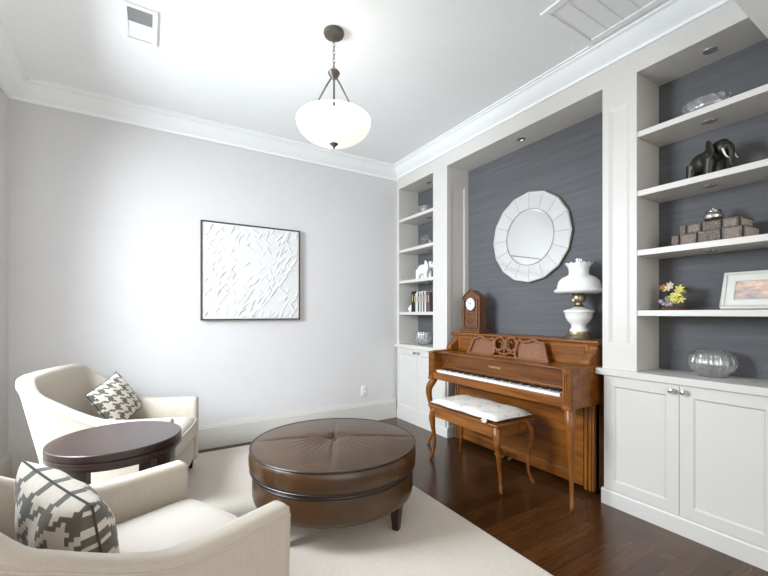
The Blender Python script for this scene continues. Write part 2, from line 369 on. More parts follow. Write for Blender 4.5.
# ------------------------------------------------------------------ ceiling fixtures
def louvre(t, x0, x1, y0, y1, z, n, along, tilt, mat='trim'):
    mb = MB(); h = 0.006
    for i in range(n):
        if along == 'y':
            c0 = x0 + (x1 - x0) * (i + .5) / n; w = (x1 - x0) / n * 0.55
            mb.prism([(c0 - w, z + h * tilt), (c0 + w, z - h * tilt), (c0 + w, z - h * tilt + .0012), (c0 - w, z + h * tilt + .0012)], 'y', y0, y1)
        else:
            c0 = y0 + (y1 - y0) * (i + .5) / n; w = (y1 - y0) / n * 0.55
            mb.prism([(c0 - w, z + h * tilt), (c0 + w, z - h * tilt), (c0 + w, z - h * tilt + .0012), (c0 - w, z + h * tilt + .0012)], 'x', x0, x1)
    return mb
def rim(x0, x1, y0, y1, w, z0, z1, wy=None):
    wy = wy or w
    return MB().box(x0, x1, y0, y0 + wy, z0, z1).box(x0, x1, y1 - wy, y1, z0, z1).box(x0, x0 + w, y0 + wy, y1 - wy, z0, z1).box(x1 - w, x1, y0 + wy, y1 - wy, z0, z1)
t = thing('ceiling_register', 'small white air register with dark slats on the ceiling near the left wall', 'vent', (-0.025, 2.665, ZC))
rim(-0.118, 0.053, 2.505, 2.835, 0.025, ZC - 0.010, ZC - 0.0005).box(-0.093, 0.028, 2.652, 2.664, ZC - 0.010, ZC - 0.0005).build('frame', 'ceil', t, bevel=0.002)
MB().box(-0.094, 0.029, 2.529, 2.806, ZC - 0.0012, ZC - 0.0004).build('duct', 'duct', t, smooth=0)
louvre(t, -0.093, 0.028, 2.53, 2.652, ZC - 0.006, 9, 'x', 0.2).build('slats', 'duct', t, smooth=0)  # shade of the open gaps put into these slats as duct grey
louvre(t, -0.093, 0.028, 2.664, 2.805, ZC - 0.006, 6, 'x', -0.1).build('slats', 'ceil', t, smooth=0)
t = thing('return_air_grille', 'large white return air grille on the ceiling beside the crown moulding above the alcove', 'vent', (2.12, 1.12, ZC))
rim(1.885, 2.368, 0.80, 1.400, 0.045, ZC - 0.012, ZC - 0.0005, 0.036).build('frame', 'ceil', t, bevel=0.003)
mb = MB()
for y in (1.262, 1.172, 1.082, 0.992, 0.902): mb.box(1.930, 2.323, y, y + 0.006, ZC - 0.009, ZC - 0.0005)
mb.build('divider', 'ceil', t, smooth=0)
louvre(t, 1.930, 2.323, 0.824, 1.364, ZC - 0.006, 6, 'x', -0.25).build('slats', 'ceil', t, smooth=0)

# pendant
px, py = 0.956, 2.136
t = thing('pendant_light', 'frosted glass bowl pendant with dark bronze rods hanging from the ceiling', 'lamp', (px, py, ZC))
MB().lathe([(0, ZC - 0.0005), (0.060, ZC - 0.0005), (0.062, ZC - 0.010), (0.056, ZC - 0.022), (0.030, ZC - 0.032), (0.010, ZC - 0.036), (0, ZC - 0.037)], 32, (px, py, 0)).build('canopy', 'bronze', t)
mb = MB(); z = ZC - 0.036; k = 0
while z > 2.690:
    pts = []
    for j in range(12):
        a = 2 * pi * j / 12; dx, dz = 0.007 * cos(a), 0.015 * sin(a)
        pts.append((px + (dx if k % 2 else 0), py + (0 if k % 2 else dx), z - 0.015 + dz))
    mb.tube(pts, 0.0018, 6, closed=True); z -= 0.024; k += 1
mb.build('chain', 'bronze', t)
MB().lathe([(0, 2.690), (0.006, 2.688), (0.010, 2.678), (0.028, 2.674), (0.036, 2.662), (0.030, 2.646), (0.014, 2.634), (0.010, 2.622), (0, 2.620)], 24, (px, py, 0)).build('hub', 'bronze', t)
aim = math.atan2(-py, -px)
for k in range(3):
    a = aim + k * 2 * pi / 3; ca, sa = cos(a), sin(a)
    pts = [(px + ca * 0.016, py + sa * 0.016, 2.640), (px + ca * 0.05, py + sa * 0.05, 2.600), (px + ca * 0.206, py + sa * 0.206, 2.385), (px + ca * 0.229, py + sa * 0.229, 2.352)]
    r_ = MB().tube(pts, 0.0055, 10).build('rod', 'bronze', t)
    MB().ball((px + ca * 0.228, py + sa * 0.228, 2.352), 0.007).build('clamp_screw', 'bronze', r_)
prof = [(0, 2.236)]
for i in range(1, 17):
    q = i / 16; prof.append((0.222 * sin(q * pi / 2 * 0.98), 2.236 + 0.132 * (1 - cos(q * pi / 2 * 1.0)) ** 1.0))
prof += [(0.221, 2.378), (0.214, 2.386), (0.208, 2.383), (0.212, 2.372)]
for i in range(15, -1, -1):
    q = i / 16; prof.append((0.214 * sin(q * pi / 2 * 0.98), 2.244 + 0.128 * (1 - cos(q * pi / 2))))
b_ = MB().lathe(prof, 48, (px, py, 0)).build('bowl_shade', 'bowl', t, smooth=60); b_['label'] = 'glowing frosted glass bowl'
MB().lathe([(0, 2.244), (0.024, 2.243), (0.026, 2.236), (0.016, 2.226), (0.008, 2.220), (0.006, 2.212), (0.003, 2.206), (0, 2.205)], 20, (px, py, 0)).build('finial', 'bronze', t)
pl = bpy.data.lights.new('pendant_bulb', 'POINT'); pl.energy = 0.8; pl.color = (1, 0.9, 0.76); pl.shadow_soft_size = 0.06
po = bpy.data.objects.new('pendant_bulb', pl); COL.objects.link(po); po.parent = t; po.location = (0, 0, 2.46 - ZC)

# ------------------------------------------------------------------ picture on the back wall
t = thing('wall_art', 'square white textured relief in a thin dark frame on the grey wall', 'picture', (0.87, YB, 1.61))
x0, x1, z0, z1 = 0.408, 1.320, 1.160, 2.055
mb = MB(); f_ = 0.009
mb.box(x0, x1, YB - 0.040, YB - 0.0005, z0, z0 + f_).box(x0, x1, YB - 0.040, YB - 0.0005, z1 - f_, z1).box(x0, x0 + f_, YB - 0.040, YB - 0.0005, z0 + f_, z1 - f_).box(x1 - f_, x1, YB - 0.040, YB - 0.0005, z0 + f_, z1 - f_)
mb.build('frame', 'frameblack', t, smooth=0)
# brushed plaster ridges: random short strokes make a height field
rs = random.Random(5); strokes = []
for _ in range(230):
    cx, cy_ = rs.random(), rs.random()
    if 0.30 < cx < 0.55 and 0.45 < cy_ < 0.75 and rs.random() < .7: continue
    ang = rs.choice([pi / 4, pi / 4 + .2, 3 * pi / 4, 1.1]) + rs.uniform(-.25, .25); ln = rs.uniform(.03, .075)
    strokes.append((cx, cy_, cos(ang), sin(ang), ln, rs.uniform(.004, .007), rs.uniform(.005, .011)))
NG = 150
H = [[0.0] * (NG + 1) for _ in range(NG + 1)]
for cx, cy_, ca, sa, ln, wd, hh in strokes:
    rr = ln + .02
    for i in range(max(3, int((cx - rr) * NG)), min(NG - 3, int((cx + rr) * NG)) + 1):
        for j in range(max(3, int((cy_ - rr) * NG)), min(NG - 3, int((cy_ + rr) * NG)) + 1):
            dx, dy = i / NG - cx, j / NG - cy_; u_ = dx * ca + dy * sa; v_ = -dx * sa + dy * ca + 2.5 * u_ * u_
            e_ = math.exp(-(v_ / wd) ** 2) * max(0, 1 - (u_ / ln) ** 2)
            H[i][j] = max(H[i][j], hh * e_)
ix0, ix1, iz0, iz1 = x0 + 0.012, x1 - 0.012, z0 + 0.012, z1 - 0.012
mb = MB().grid(lambda a, b: (ix0 + (ix1 - ix0) * a, YB - 0.030 - H[round(a * NG)][round(b * NG)], iz0 + (iz1 - iz0) * b), NG, NG)
mb.box(ix0, ix1, YB - 0.029, YB - 0.001, iz0, iz1)
mb.build('relief_panel', 'canvas', t, smooth=80)

# outlet
t = thing('wall_outlet', 'white double power outlet low on the grey wall near the corner', 'outlet', (2.07, YB, 0.352))
MB().box(2.035, 2.105, YB - 0.006, YB - 0.0005, 0.295, 0.410, 0.002).build('cover_plate', 'plate', t)
for z in (0.330, 0.375):
    s_ = MB().box(2.052, 2.088, YB - 0.009, YB - 0.0055, z - 0.015, z + 0.015, 0.0015).build('socket', 'plate', t)
    MB().box(2.062, 2.065, YB - 0.0095, YB - 0.0088, z - 0.006, z + 0.006).box(2.075, 2.078, YB - 0.0095, YB - 0.0088, z - 0.006, z + 0.006).build('slot', 'matte_dark', s_, smooth=0)

# ------------------------------------------------------------------ round mirror
my, mz = 2.171, 1.872
t = thing('wall_mirror', 'round faceted mirror with sixteen slanting mirror strips on the grasscloth wall', 'mirror', (XB, my, mz))
n = 16
def ringp(r, x, ph=0): return [(x, my + r * cos(2 * pi * (k + ph) / n), mz + r * 0.985 * sin(2 * pi * (k + ph) / n)) for k in range(n)]
mb = MB(); mb.loft([ringp(0.392, XB - 0.0005), ringp(0.398, XB - 0.014), ringp(0.395, XB - 0.030), ringp(0.389, XB - 0.032), ringp(0.385, XB - 0.020)], cap=True)
mb.build('frame', 'mframe', t, smooth=0)
for k in range(n):
    a, b2 = ringp(0.388, XB - 0.033), ringp(0.2385, XB - 0.0245)
    k2 = (k + 1) % n
    def sh(p, q, e=0.0012):   # pull the strip's side in a touch so that a joint shows
        p, q = Vector(p), Vector(q); d = (q - p).normalized() * e; return (p + d)[:], (q - d)[:]
    p0, p1 = sh(a[k], a[k2]); q0, q1 = sh(b2[k], b2[k2])
    MB().loft([[p0, p1, q1, q0], [(v_[0] + 0.006, v_[1], v_[2]) for v_ in (p0, p1, q1, q0)]]).build('mirror_strip', 'mirror2', t, smooth=0)
MB().lathe([(0.2415, -0.018), (0.2415, -0.0285), (0.236, -0.0285), (0.235, -0.018)], 64, (XB, my, mz), 'x').build('inner_rim', 'mframe', t)
MB().lathe([(0, -0.018), (0, -0.024), (0.2352, -0.024), (0.2352, -0.018)], 64, (XB, my, mz), 'x').build('mirror_glass', 'mirror', t, smooth=20)

# ------------------------------------------------------------------ piano
P0, P1 = 1.437, 2.860
t = thing('upright_piano', 'glossy cherry wood console piano standing in the grey alcove', 'piano', (2.45, 2.15, 0))
MB().box(2.560, 2.780, P0 + 0.03, P1 - 0.03, 0.03, 0.66).build('body', 'piano', t, bevel=0.004)
mb = MB(); raised_panel(mb, P0 + 0.10, P1 - 0.10, 0.05, 0.60, 2.530, 0.03, 0.06, 0.006, 0.012); mb.build('lower_panel', 'piano', t, smooth=0)
for y in (P0 + 0.03, P1 - 0.10):
    mb = MB(); mb.box(2.535, 2.60, y, y + 0.07, 0.03, 0.62); mb.box(2.524, 2.54, y + 0.012, y + 0.03, 0.03, 0.61).box(2.524, 2.54, y + 0.040, y + 0.058, 0.03, 0.61); mb.build('corner_post', 'pianoV', t, bevel=0.003)
# pedals
for y in (2.245, 2.175, 2.105):
    MB().tube([(2.55, y, 0.085), (2.49, y, 0.078), (2.46, y, 0.062), (2.448, y, 0.055)], [0.008, 0.009, 0.013, 0.010], 10).build('pedal', 'brass', t)
# keybed and cheeks
MB().box(2.256, 2.60, P0 + 0.02, P1 - 0.02, 0.618, 0.668).build('keybed', 'piano', t, bevel=0.004)
MB().box(2.243, 2.262, P0 + 0.055, P1 - 0.055, 0.622, 0.686).build('key_slip', 'piano', t, bevel=0.004)
for y0, y1 in ((P0, P0 + 0.062), (P1 - 0.062, P1)):
    mb = MB().prism([(2.250, 0.618), (2.250, 0.862), (2.265, 0.874), (2.56, 0.884), (2.78, 0.884), (2.78, 0.618)], 'y', y0, y1)
    ck = mb.build('cheek', 'piano', t, bevel=0.005)
    mb = MB()                                          # fluted front post of the cheek
    yc = (y0 + y1) / 2
    mb.box(2.236, 2.252, y0 + 0.004, y1 - 0.004, 0.628, 0.866)
    for k in range(3):
        pts = [(2.234, yc + (k - 1) * 0.015 + 0.002 * sin(i * 0.9), 0.650 + 0.195 * i / 24) for i in range(25)]
        mb.tube(pts, 0.0055, 8)
    mb.box(2.231, 2.252, y0 + 0.001, y1 - 0.001, 0.614, 0.634).box(2.231, 2.252, y0 + 0.001, y1 - 0.001, 0.856, 0.870)
    mb.build('front_post', 'pianoV', ck, bevel=0.002)
    yi = y1 if y0 < 2 else y0
    s_ = 1 if y0 < 2 else -1
    MB().box(2.258, 2.40, min(yi, yi + s_ * 0.03), max(yi, yi + s_ * 0.03), 0.668, 0.712).build('key_block', 'piano', ck, bevel=0.003)
# keys: 52 white, 36 black
ka, kb = P0 + 0.094, P1 - 0.094; kw = (kb - ka) / 52
for i in range(52):
    MB().box(2.262, 2.41, ka + i * kw + 0.0005, ka + (i + 1) * kw - 0.0005, 0.682, 0.704).build('white_key', 'ivory', t, bevel=0.0012)
# counting from the bass end (far, high y): A B C D E F G
names = 'ABCDEFG'
for i in range(51):
    if names[i % 7] in 'ACDFG':
        y = kb - (i + 1) * kw
        MB().prism([(2.306, 0.703), (2.311, 0.716), (2.41, 0.716), (2.41, 0.703)], 'y', y - 0.006, y + 0.006).build('black_key', 'ebony', t, bevel=0.0012)
# fallboard with name, ledge above
fb = MB().prism([(2.352, 0.712), (2.344, 0.728), (2.348, 0.738), (2.362, 0.742), (2.336, 0.836), (2.330, 0.842), (2.330, 0.852), (2.44, 0.852), (2.44, 0.712)], 'y', P0 + 0.062, P1 - 0.062).build('fallboard', 'pianoF', t, bevel=0.002)
for y in (P0 + 0.115, P1 - 0.15):
    MB().lathe([(0, 0), (0.007, 0), (0.006, -0.006), (0.010, -0.011), (0.007, -0.017), (0, -0.018)], 14, (2.346, y, 0.790), 'x').build('knob', 'brass', fb)
fc = bpy.data.curves.new('maker_lettering', 'FONT'); fc.body = 'YAMAHA'; fc.size = 0.026; fc.extrude = 0.0006; fc.align_x = 'CENTER'; fc.space_character = 1.25
ft = bpy.data.objects.new('lettering_outline', fc); COL.objects.link(ft); bpy.context.view_layer.update()
fm = bpy.data.meshes.new_from_object(ft.evaluated_get(bpy.context.evaluated_depsgraph_get())); bpy.data.objects.remove(ft); bpy.data.curves.remove(fc)
fm.name = 'maker_lettering'; fm.materials.clear(); fm.materials.append(M['gold'])
fo = bpy.data.objects.new('maker_lettering', fm); COL.objects.link(fo)
fo.parent = fb; fo['label'] = 'gold maker lettering'
vx, vz = Vector((0, -1, 0)), Vector((-0.026, 0, 0.094)).normalized(); vn = vx.cross(vz)
fo.matrix_local = Matrix.Translation(Vector((2.3475, 2.158, 0.785)) - OFF[t.name]) @ Matrix((vx, vz, vn)).transposed().to_4x4()
MB().prism([(2.308, 0.852), (2.302, 0.858), (2.306, 0.866), (2.56, 0.866), (2.56, 0.852)], 'y', P0 + 0.062, P1 - 0.062).build('ledge', 'piano', t, bevel=0.002)
# upper case
MB().box(2.556, 2.78, P0 + 0.03, P1 - 0.03, 0.66, 1.016).build('upper_case', 'piano', t, bevel=0.003)
for a, b2 in ((P0 + 0.07, 1.80), (2.60, P1 - 0.07)):
    mb = MB(); raised_panel(mb, a, b2, 0.868, 1.012, 2.540, 0.02, 0.024, 0.005, 0.008); mb.build('upper_panel', 'piano', t, smooth=0)
MB().box(2.545, 2.558, 1.80, 2.60, 0.868, 1.012).build('upper_panel', 'piano', t, smooth=0)
for yc in (P0 + 0.038, P1 - 0.038):                    # scrolled end brackets
    out = []
    for i in range(15):
        q = i / 14; out.append((2.452 + 0.082 * (3 * q * q - 2 * q ** 3) - 0.014 * sin(q * pi * 2), 0.878 + 0.134 * q))
    mb = MB().prism(out + [(2.57, 1.012), (2.57, 0.878)], 'y', yc - 0.030, yc + 0.030)
    mb.build('scroll_bracket', 'pianoV', t, bevel=0.003)
MB().prism([(2.532, 1.012), (2.524, 1.020), (2.522, 1.030), (2.528, 1.040), (2.782, 1.040), (2.782, 1.012)], 'y', P0 - 0.006, P1 + 0.006).build('lid', 'piano', t, bevel=0.002)
# carved music desk
def dX(z): return 2.470 + (z - 0.866) * 0.17
c1, c2, cr = (2.232, 0.970), (2.112, 0.972), 0.053
left = [(2.300, 0.868), (2.560, 0.868), (2.566, 0.890), (2.530, 0.985), (2.526, 1.000), (2.490, 1.003), (2.440, 1.020), (2.400, 1.006), (2.340, 0.998), (2.300, 1.004)]
mir = lambda L_: [(4.344 - y, z - 0.002) for y, z in L_][::-1]
right = [(4.344 - y + (-0.045 if False else 0), z) for y, z in left][::-1]
def desk_plate(poly, x_off=0.0, th=0.008):
    n_ = len(poly)
    vs = [(dX(z) + x_off, y, z) for y, z in poly] + [(dX(z) + x_off + th, y, z) for y, z in poly]
    return vs, [list(range(n_)), list(range(2 * n_ - 1, n_ - 1, -1))] + [(i, n_ + i, n_ + (i + 1) % n_, (i + 1) % n_) for i in range(n_)]
def cr_spline(pts, k=5, closed=True):
    out = []; n_ = len(pts)
    for i in range(n_ if closed else n_ - 1):
        p0, p1, p2, p3 = [pts[(i + d) % n_] if closed else pts[max(0, min(n_ - 1, i + d))] for d in (-1, 0, 1, 2)]
        for j in range(k):
            s_ = j / k
            out.append(tuple(0.5 * (2 * b + (c - a) * s_ + (2 * a - 5 * b + 4 * c - d) * s_ ** 2 + (3 * b - a - 3 * c + d) * s_ ** 3) for a, b, c, d in zip(p0, p1, p2, p3)))
    if not closed: out.append(pts[-1])
    return out
desk = MB()
desk.prism([(2.462, 0.866), (2.462, 0.876), (2.482, 0.876), (2.482, 0.866)], 'y', 1.795, 2.550)
for poly in (left, right): desk.add(*desk_plate(poly, 0.012))
dk = desk.build('music_desk', 'pianoP', t, smooth=30, bevel=0.001)
for poly in (left, right):
    lin = [(dX(z) - 0.002, y, z) for y, z in cr_spline(poly, 4)]
    MB().tube(lin, 0.0105, 8, closed=True).build('carved_border', 'pianoP', dk)
for k, cc in enumerate((c1, c2)):
    sg = 1 if k == 0 else -1
    MB().tube([(dX(cc[1] + cr * sin(a)), cc[0] + cr * cos(a), cc[1] + cr * sin(a)) for a in [2 * pi * i / 28 for i in range(28)]], 0.0095, 8, closed=True).build('carved_ring', 'pianoP', dk)
    scr = []
    for i in range(22):
        q = i / 21; a = -pi / 2 - sg * q * 4.2; r_ = 0.043 * (1 - q * 0.72); scr.append((dX(cc[1]) - 0.001, cc[0] + r_ * cos(a) * 0.9, cc[1] + r_ * sin(a)))
    MB().tube(scr, [0.008 * (1 - 0.4 * i / 21) for i in range(22)], 8).build('carved_scroll', 'piano', dk)
lf = MB()
for sg in (1, -1):
    lf.tube([(dX(.885) - .004, 2.172, 0.884), (dX(.895) - .006, 2.172 + sg * 0.03, 0.893), (dX(.90) - .004, 2.172 + sg * 0.075, 0.906), (dX(.89) - .002, 2.172 + sg * 0.115, 0.890)], [0.010, 0.013, 0.010, 0.004], 8)
lf.tube([(dX(.88), 2.172, 0.880), (dX(.93) - .004, 2.172, 0.930), (dX(1.03), 2.172, 1.022)], [0.010, 0.012, 0.005], 8)
lf.build('carved_leaf', 'piano', dk)
def cabriole(x, y, ztop, fx, fy, dx, dy, k, zf=0.0, r0=0.030):
    """Leg from (x,y,ztop) to foot (fx,fy); knee bulges along (dx,dy) by k."""
    pts, rad = [], []
    prof = [(0.0, 0.0, 1.05), (0.06, 0.45, 1.10), (0.14, 1.0, 1.05), (0.24, 1.0, 0.92), (0.36, 0.55, 0.74), (0.50, 0.0, 0.60), (0.64, -0.42, 0.50), (0.78, -0.50, 0.43), (0.88, -0.22, 0.42), (0.94, 0.18, 0.48), (0.975, 0.30, 0.46), (1.0, 0.20, 0.30)]
    for q, s_, r_ in cr_spline(prof, 3, False):
        pts.append((x + (fx - x) * q + dx * k * s_, y + (fy - y) * q + dy * k * s_, ztop + (zf - ztop) * q)); rad.append(r0 * r_)
    pts[-1] = (pts[-1][0], pts[-1][1], zf)
    return MB().tube(pts, rad, 12)
cabriole(2.285, P1 - 0.032, 0.618, 2.262, 2.868, -0.55, 0.83, 0.045).build('leg', 'pianoV', t, smooth=60)
cabriole(2.275, P0 + 0.032, 0.618, 2.244, 1.436, -0.84, -0.54, 0.022).build('leg', 'pianoV', t, smooth=60)

# bench
t = thing('piano_bench', 'cherry wood piano bench with cabriole legs in front of the piano', 'bench', (2.19, 2.17, 0))
MB().box(1.985, 2.385, 1.805, 2.545, 0.452, 0.472).build('seat', 'piano', t, bevel=0.005)
mb = MB(); mb.box(2.012, 2.028, 1.835, 2.515, 0.372, 0.452).box(2.342, 2.358, 1.835, 2.515, 0.372, 0.452).box(2.02, 2.35, 1.832, 1.848, 0.372, 0.452).box(2.02, 2.35, 2.502, 2.518, 0.372, 0.452)
mb.build('apron', 'piano', t, bevel=0.003)
for x, fx, sx in ((2.034, 2.034, -1), (2.336, 2.352, 1)):
    for y, fy, sy in ((1.852, 1.812, -1), (2.498, 2.556, 1)):
        cabriole(x, y, 0.445, fx, fy, sx * 0.75, sy * 0.66, 0.026, r0=0.026).build('leg', 'piano', t, smooth=60)
def pad(x0, x1, y0, y1, z0, T):
    def top(a, b):
        u, v = 2 * a - 1, 2 * b - 1
        h = ((1 - u ** 6) * (1 - v ** 6)) ** 0.5
        tuft = sum(math.exp(-((u - p) ** 2 * 4 + (v - q) ** 2 * 40) * 3) for p in (-.4, .4) for q in (-.6, 0, .6))
        return u, v, h, tuft
    def up(a, b):
        u, v, h, tf = top(a, b); return (x0 + (x1 - x0) * a, y0 + (y1 - y0) * b, z0 + T * .35 + T * (.65 * h - .16 * tf) + .003 * sin(17 * b + 5 * a))
    def dn(a, b):
        u, v, h, tf = top(a, b); return (x0 + (x1 - x0) * a, y0 + (y1 - y0) * b, z0 + T * .35 * (1 - h) )
    return MB().grid(up, 24, 40).grid(dn, 24, 40)
bp = thing('bench_pad', 'thin cream floral cushion tied on the piano bench', 'cushion', (2.19, 2.18, 0.4725))
pad(1.995, 2.375, 1.825, 2.530, 0.4725, 0.058).build('cushion', 'pad', bp, smooth=60)
mb = MB()
for y, s_ in ((1.885, 1), (1.930, -1)):
    mb.tube([(1.990, 1.905, 0.486), (1.976, (1.905 + y) / 2, 0.494), (1.972, y, 0.484), (1.972, (1.905 + y) / 2 + .004, 0.474), (1.986, 1.905, 0.481)], 0.007, 8)
mb.build('tie', 'pad', bp)

# ------------------------------------------------------------------ things on the piano
t = thing('mantel_clock', 'wooden mantel clock with pointed top and white dial on the piano', 'clock', (2.615, 2.655, 1.0405))
MB().box(2.545, 2.685, 2.522, 2.788, 1.0405, 1.062).box(2.553, 2.678, 2.530, 2.780, 1.062, 1.080).build('base', 'clock', t, bevel=0.004)
house = [(2.552, 1.080), (2.758, 1.080), (2.758, 1.368), (2.655, 1.438), (2.552, 1.368)]
cs = MB().prism([(y, z) for y, z in house], 'x', 2.575, 2.670).build('case', 'clock', t, bevel=0.003)
mb = MB()
edge = [(2.548, 1.085), (2.548, 1.372), (2.655, 1.446), (2.762, 1.372), (2.762, 1.085)]
mb.tube([(2.574, y, z) for y, z in edge], 0.0095, 8)
mb.tube([(2.573, 2.55, 1.215), (2.573, 2.76, 1.215)], 0.005, 8).tube([(2.573, 2.55, 1.092), (2.573, 2.76, 1.092)], 0.006, 8)
mb.build('moulding', 'clock', cs)
mb = MB()
for y in (2.570, 2.740): mb.tube([(2.568, y, 1.10), (2.568, y, 1.34)], 0.007, 10).ball((2.568, y, 1.345), 0.010)
mb.build('column', 'clock', cs)
di = MB().lathe([(0, -0.006), (0.060, -0.006), (0.060, 0)], 36, (2.575, 2.655, 1.308), 'x').build('dial', 'elephw', t, smooth=20)
MB().tube([(2.5685, 2.655 + 0.062 * cos(a), 1.308 + 0.062 * sin(a)) for a in [2 * pi * i / 32 for i in range(32)]], 0.005, 8, closed=True).build('bezel', 'bronze', di)
mb = MB()
for k in range(12):
    a = 2 * pi * k / 12; ca, sa = cos(a), sin(a)
    r0, r1 = (0.038, 0.054)
    w_ = 0.0032 if k % 3 == 0 else 0.002
    P_ = [(2.5685, 2.655 + r * ca + s_ * w_ * -sa, 1.308 + r * sa + s_ * w_ * ca) for r, s_ in ((r0, -1), (r1, -1), (r1, 1), (r0, 1))]
    mb.loft([P_, [(q[0] - 0.0006, q[1], q[2]) for q in P_]])
mb.build('hour_mark', 'ebony', di, smooth=0)
mb = MB()
for a, ln in ((radians(120), 0.030), (radians(35), 0.044)):
    mb.tube([(2.567, 2.655, 1.308), (2.567, 2.655 + ln * cos(a), 1.308 + ln * sin(a))], [0.0028, 0.0012], 6)
mb.ball((2.567, 2.655, 1.308), 0.005).build('clock_hand', 'ebony', di)
MB().lathe([(0, -0.008), (0.016, -0.008), (0.020, -0.004), (0.020, 0.004), (0, 0.004)], 20, (2.575, 2.655, 1.155), 'x').build('rosette', 'clock', cs)
mb = MB()
for y in (2.60, 2.71):
    mb.tube([(2.573, y - 0.03, 1.13), (2.571, y, 1.16), (2.573, y + 0.03, 1.19)], 0.004, 6)
mb.build('carving', 'clock', cs)

lx, ly = 2.645, 1.640
t = thing('oil_lamp', 'old milk glass hurricane lamp with brass burner on the right end of the piano', 'lamp', (lx, ly, 1.0405))
MB().lathe([(0, 1.0405), (0.102, 1.0405), (0.104, 1.050), (0.096, 1.058), (0.080, 1.064), (0.072, 1.075), (0.070, 1.092), (0, 1.092)], 36, (lx, ly, 0)).build('foot', 'brass', t)
MB().lathe([(0, 1.092), (0.058, 1.092), (0.060, 1.104), (0.052, 1.114), (0.047, 1.126), (0.052, 1.142), (0.074, 1.166), (0.089, 1.196), (0.093, 1.224), (0.102, 1.232), (0.100, 1.241), (0.082, 1.248), (0.050, 1.258), (0.034, 1.266), (0, 1.266)], 40, (lx, ly, 0)).build('font', 'milk', t, smooth=60)
MB().lathe([(0, 1.266), (0.034, 1.266), (0.038, 1.272), (0.022, 1.284), (0.022, 1.296), (0.040, 1.306), (0.046, 1.325), (0.044, 1.352), (0.036, 1.362), (0, 1.362)], 32, (lx, ly, 0)).build('burner', 'brass', t)
MB().tube([(lx - 0.045, ly, 1.315), (lx - 0.062, ly, 1.315)], 0.003, 8).lathe([(0, -0.003), (0.010, -0.003), (0.010, 0.003), (0, 0.003)], 14, (lx - 0.064, ly, 1.315), 'x').build('wick_knob', 'brass', t)
def shade_mod(r, z, th, i):
    if z > 1.545:
        w_ = (z - 1.545) / 0.05; return r * (1 + 0.05 * w_ * cos(14 * th)), z + 0.006 * w_ * cos(14 * th)
    return r, z
so = [(0.128, 1.362), (0.160, 1.370), (0.167, 1.380), (0.161, 1.390), (0.146, 1.400), (0.141, 1.428), (0.132, 1.455), (0.112, 1.476), (0.080, 1.491), (0.067, 1.501), (0.065, 1.520), (0.068, 1.545), (0.080, 1.566), (0.092, 1.580)]
sh_ = so + [(r_ - 0.004, z_ - 0.001) for r_, z_ in so[:0:-1]] + [so[0]]
MB().lathe(sh_, 84, (lx, ly, 0), mod=shade_mod).build('lamp_shade', 'milk', t, smooth=60)
MB().lathe([(0.030, 1.362), (0.040, 1.40), (0.036, 1.46), (0.028, 1.54), (0.028, 1.612), (0.026, 1.612), (0.026, 1.54), (0.034, 1.46), (0.038, 1.40), (0.028, 1.362)], 28, (lx, ly, 0)).build('chimney', 'crystal', t, smooth=60)

# ------------------------------------------------------------------ right shelves
def cut(nn, amp, za, zb, freq=2.0):
    def f(r, z, th, i):
        if za < z < zb and r > 0.01:
            q = (z - za) / (zb - za); return r * (1 + amp * (abs(sin(nn * th / 2 + freq * q * pi)) + abs(sin(nn * th / 2 - freq * q * pi)) - 1)), z
        return r, z
    return f
def glass_bowl(name, label, prof, loc, mod, n=96, cat='bowl'):
    mb = MB().lathe(prof, n, (0, 0, 0), mod=mod)
    o = mb.build(name, 'crystal', smooth=35, local=True); o.location = loc; tag(o, label, cat); return o
def bowl_prof(R, h, rb, rt, th, k=10):
    out = [(0, 0), (rb, 0)]
    for i in range(1, k + 1):
        q = i / k; out.append((rb + (R - rb) * sin(min(1, q / .5) * pi / 2) if q <= .5 else rt + (R - rt) * cos((q - .5) / .5 * pi / 2) ** .8 if q < 1 else rt, h * q))
    out.append((rt - th * .5, h + th * .3)); out.append((rt - th, h))
    for i in range(k - 1, 0, -1):
        q = i / k; r = (rb + (R - rb) * sin(min(1, q / .5) * pi / 2) if q <= .5 else rt + (R - rt) * cos((q - .5) / .5 * pi / 2) ** .8)
        out.append((max(r - th, .001), max(h * q, th)))
    out.append((0, th)); return out
glass_bowl('crystal_bowl', 'round cut crystal bowl on the white cabinet top right of the piano', bowl_prof(0.106, 0.146, 0.052, 0.074, 0.007, 16), (2.688, 0.885, 0.8685), lambda r, z, th, i: (r * (1 - 0.07 * (abs(sin(9 * th)) ** 0.5 if 1 < i < 15 else 0)), z), 180)
# oval dish on the top shelf
mb = MB().lathe(bowl_prof(0.100, 0.085, 0.050, 0.098, 0.006, 10), 84, (0, 0, 0), mod=lambda r, z, th, i: (r * (1 + 0.05 * abs(sin(9 * th + z * 70)) + (0.05 * cos(12 * th) if z > .07 else 0)), z))
mb.v = [(q[0] * .8, q[1] * 1.08, q[2]) for q in mb.v]
o = mb.build('crystal_dish', 'crystal', smooth=35, local=True); o.location = (2.66, 0.905, 2.3175); tag(o, 'scalloped crystal dish on the topmost shelf of the wide right-hand bookcase', 'dish')

